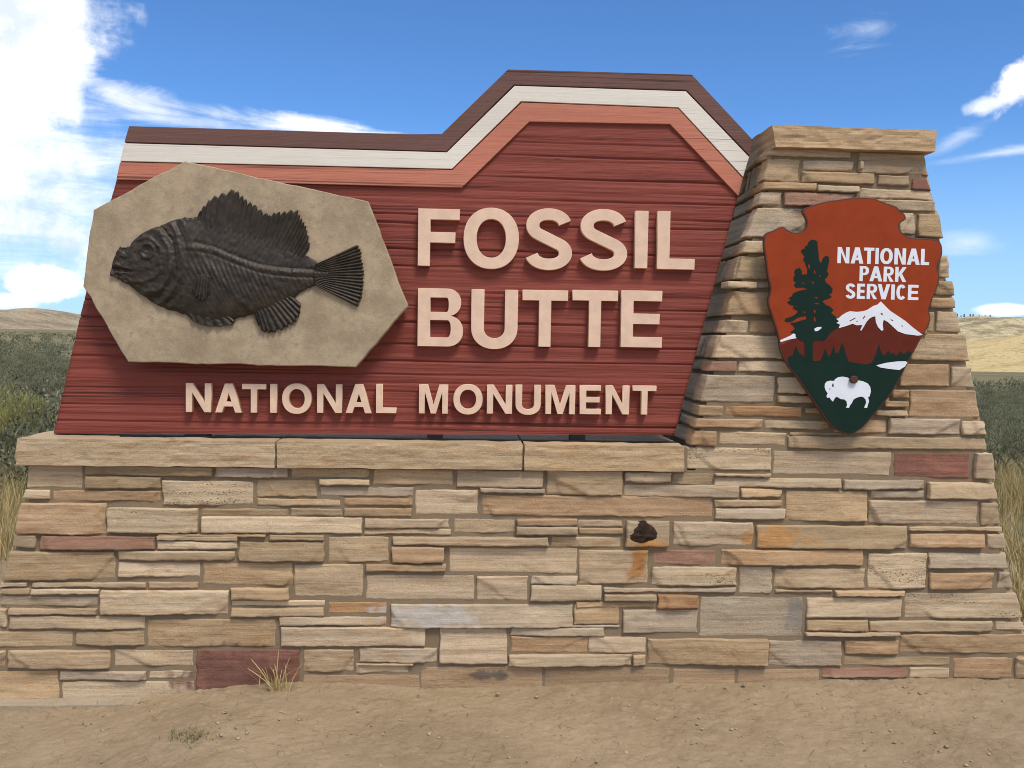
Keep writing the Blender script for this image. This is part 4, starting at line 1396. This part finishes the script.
bl_ = [(bc.x + 0.0185 * math.cos(a), bc.z + 0.0175 * math.sin(a)) for a in np.linspace(0, 2 * math.pi, 25)[:-1]]
link_mesh('bolt', poly_mesh('bolt', [bl_], YA - 0.018, 0.018, 0.004), M['bolt'], arrowhead)
for px, py in ((852, 240), (852, 380)):
    c = un(px, py, YA)
    link_mesh('mounting_bracket', box_mesh('mounting_bracket', c.x - .07, c.x + .07, YA + .016, YF + 0.02, c.z - .03, c.z + .03), M['steel'], arrowhead)
NPS = []
for word, y0, y1, xs in (('NATIONAL', 248, 264.2, [(837.5, 849.5), (850.8, 863.6), (864, 874.2), (875.4, 878.8), (880.2, 892.8), (894.4, 906), (907, 920), (921, 929.3)]),
                         ('PARK', 266.6, 281.6, [(859.6, 869), (869.6, 882.4), (883.6, 894), (895.2, 906.6)]),
                         ('SERVICE', 284.2, 299.4, [(845.6, 855.4), (857, 865), (866.8, 877.4), (877.6, 890), (891.2, 894.8), (896.4, 906.4), (908, 918.6)])):
    for i, (ch, (a, b)) in enumerate(zip(word, xs)):
        dy = (a - 880) * 0.022
        NPS.append(letter_mesh(ch, (a, b, y0 + dy, y1 + dy), YA - 0.0014, 0.002, 0.0, 0.228, 0.185))
lt = link_mesh('lettering', join_meshes('lettering', NPS), M['white'], arrowhead)
lt['label'] = 'white capitals reading NATIONAL PARK SERVICE'


# ------------------------------------------------------------------ vegetation
def leaf_cloud(rg, n, centers, radii, lw, ll, up, palette, flat=0.75):
    """narrow leaf faces on short shoots; returns quads"""
    ci = rg.integers(0, len(centers), n)
    d = rg.normal(size=(n, 3))
    d /= np.linalg.norm(d, axis=1)[:, None]
    rad = radii[ci] * rg.uniform(0.35, 1.0, n) ** 0.6
    p = centers[ci] + d * rad[:, None] * np.array([1, 1, flat])
    p[:, 2] = np.maximum(p[:, 2], 0.02)
    ax = d * 0.7 + np.array([0, 0, up]) + rg.normal(size=(n, 3)) * 0.45
    ax /= np.linalg.norm(ax, axis=1)[:, None]
    sd_ = np.cross(ax, rg.normal(size=(n, 3)))
    sd_ /= np.linalg.norm(sd_, axis=1)[:, None] + 1e-9
    L = rg.uniform(0.6, 1.3, n)[:, None] * ll
    Wd = rg.uniform(0.7, 1.2, n)[:, None] * lw
    V = np.stack([p - sd_ * Wd * 0.35, p + ax * L * 0.55 - sd_ * Wd * 0.6, p + ax * L, p + ax * L * 0.5 + sd_ * Wd * 0.6], 1).reshape(-1, 3)
    Fq = np.arange(4 * n).reshape(n, 4)
    pal = np.array(palette)
    ct = rg.uniform(0.6, 1.3, len(centers))
    c = pal[rg.integers(0, len(pal), n)] * ct[ci][:, None] * rg.uniform(0.8, 1.2, n)[:, None]
    c = np.repeat(np.concatenate([c, np.ones((n, 1))], 1), 4, axis=0)
    return V, Fq, c


SAGE = [(0.205, 0.205, 0.115), (0.25, 0.245, 0.15), (0.16, 0.165, 0.085), (0.29, 0.275, 0.175)]
YELLOWGREEN = [(0.32, 0.30, 0.10), (0.38, 0.34, 0.13), (0.24, 0.245, 0.085)]
PALEGREEN = [(0.30, 0.31, 0.16), (0.36, 0.36, 0.2), (0.24, 0.26, 0.13)]
STRAW = [(0.56, 0.42, 0.19), (0.46, 0.34, 0.15), (0.64, 0.50, 0.25), (0.36, 0.28, 0.11)]


def bush_data(seed, w, h, n, palette, lw=0.012, ll=0.05, up=0.9):
    rg = np.random.default_rng(seed)
    k = 26
    a = rg.uniform(0, 2 * np.pi, k)
    r = np.sqrt(rg.uniform(0, 1, k)) * w * 0.42
    top = h * (1 - 0.5 * (r / (w * 0.5)) ** 2) * rg.uniform(0.62, 1.0, k)
    cen = np.stack([r * np.cos(a), r * np.sin(a), top * rg.uniform(0.45, 0.88, k)], 1)
    rad = rg.uniform(0.11, 0.24, k) * min(w, h * 1.2)
    V, Fq, c = leaf_cloud(rg, n, cen, rad, lw, ll, up, palette)
    leaf = np_mesh('sagebrush', V, Fq, c)
    leaf.materials.append(M['leaf'])
    # twisting stems from the root to the clumps
    sv, sf = [], []
    for i in range(0, k, 2):
        pts = [np.array([0.02 * math.cos(a[i]), 0.02 * math.sin(a[i]), -0.04]), cen[i] * np.array([.35, .35, .4]) + rg.normal(size=3) * .03, cen[i] * np.array([.8, .8, .8]), cen[i]]
        rr = [0.02, 0.013, 0.008, 0.004]
        base = len(sv)
        for p, q in zip(pts, rr):
            for j in range(5):
                t = 2 * math.pi * j / 5
                sv.append((p[0] + q * math.cos(t), p[1] + q * math.sin(t), p[2]))
        for l in range(3):
            for j in range(5):
                sf.append((base + l * 5 + j, base + l * 5 + (j + 1) % 5, base + (l + 1) * 5 + (j + 1) % 5, base + (l + 1) * 5 + j))
    stem = bpy.data.meshes.new('woody_stems')
    stem.from_pydata([tuple(map(float, p)) for p in sv], [], sf)
    stem.materials.append(M['wood'])
    return leaf, stem


VARIANTS = [bush_data(100 + i, 1.1, 0.75, 7500, SAGE, 0.006, 0.036) for i in range(4)]
VARIANTS += [bush_data(120, 1.0, 0.85, 6500, YELLOWGREEN, 0.005, 0.05, 1.3), bush_data(121, 0.8, 0.62, 7000, PALEGREEN, 0.004, 0.032, 1.6)]


def place_bush(var, x, y, size, label, group, rz=None, sz=1.0):
    leaf, stem = VARIANTS[var]
    o = bpy.data.objects.new('sagebrush', leaf)
    COL.objects.link(o)
    s = bpy.data.objects.new('woody_stems', stem)
    COL.objects.link(s)
    s.parent = o
    o.location = (x, y, float(gz(x, y)) - 0.02)
    o.rotation_euler = (0, 0, random.uniform(0, 6.28) if rz is None else rz)
    o.scale = (size, size, size * sz)
    return tag(o, label, 'bush', group)


def on_ground(px, py):
    d = ROT @ Vector(((px - 512) / F_PX, -(py - 384) / F_PX, -1))
    t = -CAM.z / d.z
    for _ in range(6):
        p = CAM + d * t
        t = (float(gz(p.x, p.y)) - CAM.z) / d.z
    return CAM + d * t


GL, GR = 'sagebrush in the field left of the sign', 'sagebrush in the field right of the sign'
p = on_ground(12, 452)
place_bush(4, p.x, p.y, 1.35, 'yellow green bush rising beside the left end of the capstones', GL, sz=1.0)
p = un(47, 462, 10.5)
place_bush(5, p.x, 10.5, 1.0, 'pale leafy plant peeping over the left end of the capstones', GL, sz=1.0)
LEFT_L = 'grey green sagebrush in the open field left of the red board'
RIGHT_L = 'grey green sagebrush in the field right of the stone pillar'
for px, py, v, s in ((58, 446, 0, .8), (-14, 440, 1, 1.2), (36, 425, 2, 1.0), (2, 415, 3, 1.0), (62, 412, 1, .9), (20, 402, 0, 1.1), (46, 396, 3, 1.1), (70, 400, 2, 1.0),
                     (6, 390, 1, 1.1), (30, 384, 2, 1.2), (58, 381, 0, 1.1), (-20, 395, 0, 1.2), (78, 380, 3, 1.2), (15, 375, 3, 1.2), (42, 371, 1, 1.2), (0, 368, 2, 1.1), (66, 368, 2, 1.1), (24, 364, 0, 1.2), (50, 361, 3, 1.2), (-40, 425, 2, 1.2), (-80, 440, 3, 1.3)):
    p = on_ground(px, py)
    place_bush(v, p.x, p.y, s * random.uniform(.85, 1.1), LEFT_L, GL)
for px, py, v, s in ((1000, 470, 0, 0.95), (1034, 478, 1, 1.2), (1012, 452, 2, 1.0), (985, 448, 3, .9), (1030, 446, 0, 1.2), (1000, 436, 1, 1.05), (1020, 430, 3, 1.0), (980, 430, 2, 1.0), (1044, 436, 1, 1.1),
                     (992, 421, 0, 1.0), (1012, 415, 2, 1.0), (1034, 418, 3, 1.1), (975, 414, 1, 1.0), (1000, 408, 3, 1.0), (1022, 405, 0, 1.0), (984, 403, 2, 1.0), (1010, 399, 1, 1.0), (1040, 403, 2, 1.1), (996, 397, 0, .9), (1080, 470, 3, 1.3), (1075, 440, 2, 1.2)):
    p = on_ground(px, py)
    place_bush(v, p.x, p.y, s * random.uniform(.85, 1.1), RIGHT_L, GR)


# the rest of the brush, as one mass out to the hills
def far_brush():
    rg = np.random.default_rng(77)
    Vs, Fs, Cs, off = [], [], [], 0
    n = 4200
    y = 9 + 330 * rg.uniform(0, 1, n) ** 1.9
    ang = rg.uniform(-1.2, 1.2, n)
    x = y * ang
    keep = ~((np.abs(x) < 3.2) & (y < 9)) & ~((ang > 0.3) & (y > 62))
    # leave the individually planted strips alone
    pxl = (ang > -0.62) & (ang < -0.47) & (y < 42)
    pxr = (ang > 0.47) & (ang < 0.72) & (y < 26)
    keep &= ~(pxl | pxr)
    x, y = x[keep], y[keep]
    z = gz(x, y)
    pal = np.array(SAGE)
    for i in range(len(x)):
        dd = y[i]
        m = 500 if dd < 40 else (190 if dd < 110 else 60)
        w = rg.uniform(0.4, 0.95)
        h = rg.uniform(0.5, 1.0)
        d = rg.normal(size=(m, 3))
        d /= np.linalg.norm(d, axis=1)[:, None]
        c = np.stack([d[:, 0] * w, d[:, 1] * w, np.abs(d[:, 2]) * h * 0.8 + 0.05], 1) * rg.uniform(0.7, 1, m)[:, None]
        sz = (0.045 if dd < 40 else 0.085 if dd < 110 else 0.17)
        a = rg.normal(size=(m, 3)) * sz * 0.55 + np.array([0, 0, sz * 0.8])
        b = rg.normal(size=(m, 3)) * sz * 0.5
        P = c + np.array([x[i], y[i], z[i]])
        Vs.append(np.stack([P - b * .5, P + b * .5, P + a], 1).reshape(-1, 3))
        col = pal[rg.integers(0, 4, m)] * rg.uniform(0.5, 1.25) * rg.uniform(0.7, 1.2, m)[:, None]
        Cs.append(np.repeat(np.concatenate([col, np.ones((m, 1))], 1), 3, axis=0))
        off += m
    Vv = np.concatenate(Vs)
    me = np_mesh('sagebrush_field', Vv, np.arange(len(Vv)).reshape(-1, 3), np.concatenate(Cs))
    tag(link_mesh('sagebrush_field', me, M['leaf']), kind='stuff')


far_brush()


def blades(rg, base, n, h, spread, w, palette, lean=0.35, seg=4):
    """curved grass blades; base = array of root points"""
    V, Fq, C = [], [], []
    k = 0
    pal = np.array(palette)
    for i in range(n):
        b = base[rg.integers(0, len(base))] + np.array([rg.normal() * spread, rg.normal() * spread, 0])
        hh = h * rg.uniform(0.45, 1.1)
        a = rg.uniform(0, 2 * np.pi)
        ln = rg.uniform(0.05, lean) * hh * 1.4
        dirv = np.array([math.cos(a), math.sin(a), 0])
        sd_ = np.array([-math.sin(a + rg.uniform(-1, 1)), math.cos(a), 0])
        col = pal[rg.integers(0, len(pal))] * rg.uniform(0.75, 1.2)
        for j in range(seg + 1):
            t = j / seg
            c = b + dirv * ln * t ** 1.8 + np.array([0, 0, hh * t * (1 - 0.12 * t)])
            ww = w * (1 - 0.85 * t)
            V += [c - sd_ * ww, c + sd_ * ww]
            C += [[*col, 1]] * 2
        for j in range(seg):
            q = k + j * 2
            Fq.append((q, q + 1, q + 3, q + 2))
        k += 2 * (seg + 1)
    return np.array(V), np.array(Fq), np.array(C)


def field_grass():
    rg = np.random.default_rng(15)
    pts = []
    for _ in range(420):
        side = rg.random() < 0.5
        if side:
            x, y = rg.uniform(-8.5, -2.7), rg.uniform(4.9, 12)
        else:
            x, y = rg.uniform(2.55, 8.5), rg.uniform(4.5, 11)
        pts.append((x, y, float(gz(x, y)) - 0.01))
    for px, py in ((4, 545), (10, 530), (-4, 520), (14, 500), (2, 505), (-20, 540), (18, 490), (8, 480), (-6, 470), (20, 465), (0, 490), (14, 515), (12, 470), (6, 560), (-10, 500), (22, 478)) * 4:
        g = on_ground(px + rg.uniform(-6, 6), py + rg.uniform(-6, 6))
        pts.append((g.x, g.y, g.z))
    for px, py in ((1012, 505), (1020, 500), (1006, 495), (1026, 510), (1018, 515), (1024, 620), (1030, 600), (1026, 585), (1032, 640), (1022, 560)) * 4:
        g = on_ground(px + rg.uniform(-6, 6), py + rg.uniform(-6, 6))
        if g.y > 4.95 or g.x > 2.62:
            pts.append((g.x, g.y, g.z))
    V, Fq, C = blades(rg, np.array(pts), 20000, 0.42, 0.075, 0.0028, STRAW + [(0.22, 0.2, 0.08)], 0.55)
    me = np_mesh('dry_grass', V, Fq, C)
    tag(link_mesh('dry_grass', me, M['leaf']), kind='stuff')


field_grass()


def tuft():
    rg = np.random.default_rng(4)
    b = un(276, 694, 4.02)
    b.z = float(gz(b.x, 4.02)) + 0.0
    loc = np.array([b.x, 4.02, b.z])
    V, Fq, C = blades(rg, loc[None, :], 34, 0.125, 0.028, 0.0024, [(0.52, 0.40, 0.18), (0.44, 0.36, 0.15), (0.36, 0.31, 0.12)], 0.8, 5)
    # a few tall seed stalks
    for dx, h, lx in ((0.0, 0.19, 0.012), (-0.02, 0.15, -0.085), (0.02, 0.16, 0.04), (0.015, 0.13, -0.02), (0.03, 0.11, 0.09), (-0.01, 0.11, -0.11)):
        k = len(V)
        vs_, fs_ = [], []
        for j in range(9):
            t = j / 8
            w = 0.0018 if t < 0.72 else 0.0042 * (1.25 - t)
            c = loc + np.array([dx + lx * t ** 1.5, -0.01 * t, h * t])
            vs_ += [c + np.array([-w, 0, 0]), c + np.array([w, 0.002, 0])]
        for j in range(8):
            fs_.append((k + 2 * j, k + 2 * j + 1, k + 2 * j + 3, k + 2 * j + 2))
        V = np.concatenate([V, np.array(vs_)])
        Fq = np.concatenate([Fq, np.array(fs_)])
        C = np.concatenate([C, np.tile([[0.55, 0.42, 0.2, 1]], (len(vs_), 1))])
    me = np_mesh('grass_tuft', V, Fq, C)
    o = link_mesh('grass_tuft', me, M['leaf'], loc=loc)
    tag(o, 'dry straw coloured grass tuft at the foot of the dark red stone', 'grass tuft')
    # low green weed in the foreground
    b = on_ground(186, 738)
    loc = np.array([b.x, b.y, b.z])
    base = loc + np.stack([rg.normal(size=30) * 0.05, rg.normal(size=30) * 0.03, np.zeros(30)], 1)
    V, Fq, C = blades(rg, base, 150, 0.03, 0.012, 0.0016, [(0.15, 0.15, 0.07), (0.22, 0.2, 0.1), (0.3, 0.25, 0.13)], 1.6, 3)
    o = link_mesh('low_weed', np_mesh('low_weed', V, Fq, C), M['leaf'], loc=loc)
    tag(o, 'low greenish weed flat on the bare dirt in front of the wall', 'weed')


def crest_trees():
    rg = np.random.default_rng(9)
    for px in (957, 961, 964, 970, 973, 979, 985, 990):
        b = un(px, 318.5, 2295)
        h = rg.uniform(7, 12)
        V, Fq, k = [], [], 0
        for i in range(160):
            t = rg.uniform(0.12, 1)
            a = rg.uniform(0, 6.28)
            rr = h * 0.3 * (1.08 - t) * rg.uniform(0.4, 1)
            c = np.array([b.x + rr * math.cos(a), b.y + rr * math.sin(a), b.z + h * t])
            q = rg.normal(size=(3, 3)) * h * 0.07
            V += list(c + q)
            Fq.append((k, k + 1, k + 2))
            k += 3
        cols = np.tile([[0.035, 0.045, 0.022, 1]], (k, 1))
        root = empty('distant_tree', (b.x, b.y, b.z), 'tiny dark tree on the crest of the pale far hill', 'tree', 'dark trees along the crest of the far hill')
        link_mesh('crown', np_mesh('crown', np.array(V), np.array(Fq), cols), M['leaf'], root)
        link_mesh('trunk', box_mesh('trunk', b.x - .2, b.x + .2, b.y - .2, b.y + .2, b.z - 3, b.z + h * .4), M['wood'], root)


crest_trees()


tuft()


def pebbles():
    rg = np.random.default_rng(31)
    ico = []
    g = (1 + 5 ** .5) / 2
    iv = np.array([(-1, g, 0), (1, g, 0), (-1, -g, 0), (1, -g, 0), (0, -1, g), (0, 1, g), (0, -1, -g), (0, 1, -g), (g, 0, -1), (g, 0, 1), (-g, 0, -1), (-g, 0, 1)]) / math.hypot(1, g)
    fi = np.array([(0, 11, 5), (0, 5, 1), (0, 1, 7), (0, 7, 10), (0, 10, 11), (1, 5, 9), (5, 11, 4), (11, 10, 2), (10, 7, 6), (7, 1, 8), (3, 9, 4), (3, 4, 2), (3, 2, 6), (3, 6, 8), (3, 8, 9), (4, 9, 5), (2, 4, 11), (6, 2, 10), (8, 6, 7), (9, 8, 1)])
    V, Fq = [], []
    for i in range(2600):
        x, y = rg.uniform(-2.6, 2.6), rg.uniform(2.6, 4.08)
        s = 0.0013 * (1 + rg.pareto(1.9))
        s = min(s, 0.0085)
        v = iv * (1 + rg.normal(size=(12, 1)) * 0.18) * s * np.array([1.2, 1, .7])
        a = rg.uniform(0, 6.28)
        R_ = np.array([[math.cos(a), -math.sin(a), 0], [math.sin(a), math.cos(a), 0], [0, 0, 1]])
        z = float(gz(x, y)) + 0.02 * float(sstep(y, 3.85, 4.1)) * float(sstep(x, -1.2, -0.6)) * 0.5 + 0.003
        V.append(v @ R_.T + np.array([x, y, z]))
        Fq.append(fi + 12 * i)
    me = np_mesh('pebbles', np.concatenate(V), np.concatenate(Fq))
    tag(link_mesh('pebbles', me, M['pebble']), kind='stuff')


def litter():
    rg = np.random.default_rng(52)
    V, Fq, C = [], [], []
    for i in range(700):
        x, y = rg.uniform(-2.4, 2.4), rg.uniform(3.1, 4.05)
        z = float(gz(x, y)) + 0.010
        a, l, w = rg.uniform(0, 3.14), rg.uniform(0.01, 0.05), rg.uniform(0.0006, 0.0014)
        dx, dy = math.cos(a) * l, math.sin(a) * l
        nx, ny = -math.sin(a) * w, math.cos(a) * w
        k = len(V)
        V += [(x - nx, y - ny, z), (x + nx, y + ny, z), (x + dx + nx, y + dy + ny, z + 0.003), (x + dx - nx, y + dy - ny, z + 0.003)]
        Fq.append((k, k + 1, k + 2, k + 3))
        c = [(0.40, 0.31, 0.17), (0.16, 0.12, 0.08), (0.28, 0.22, 0.12)][rg.integers(0, 3)]
        C += [[*c, 1]] * 4
    tag(link_mesh('straw_litter', np_mesh('straw_litter', np.array(V), np.array(Fq), np.array(C)), M['leaf']), kind='stuff')


litter()
pebbles()
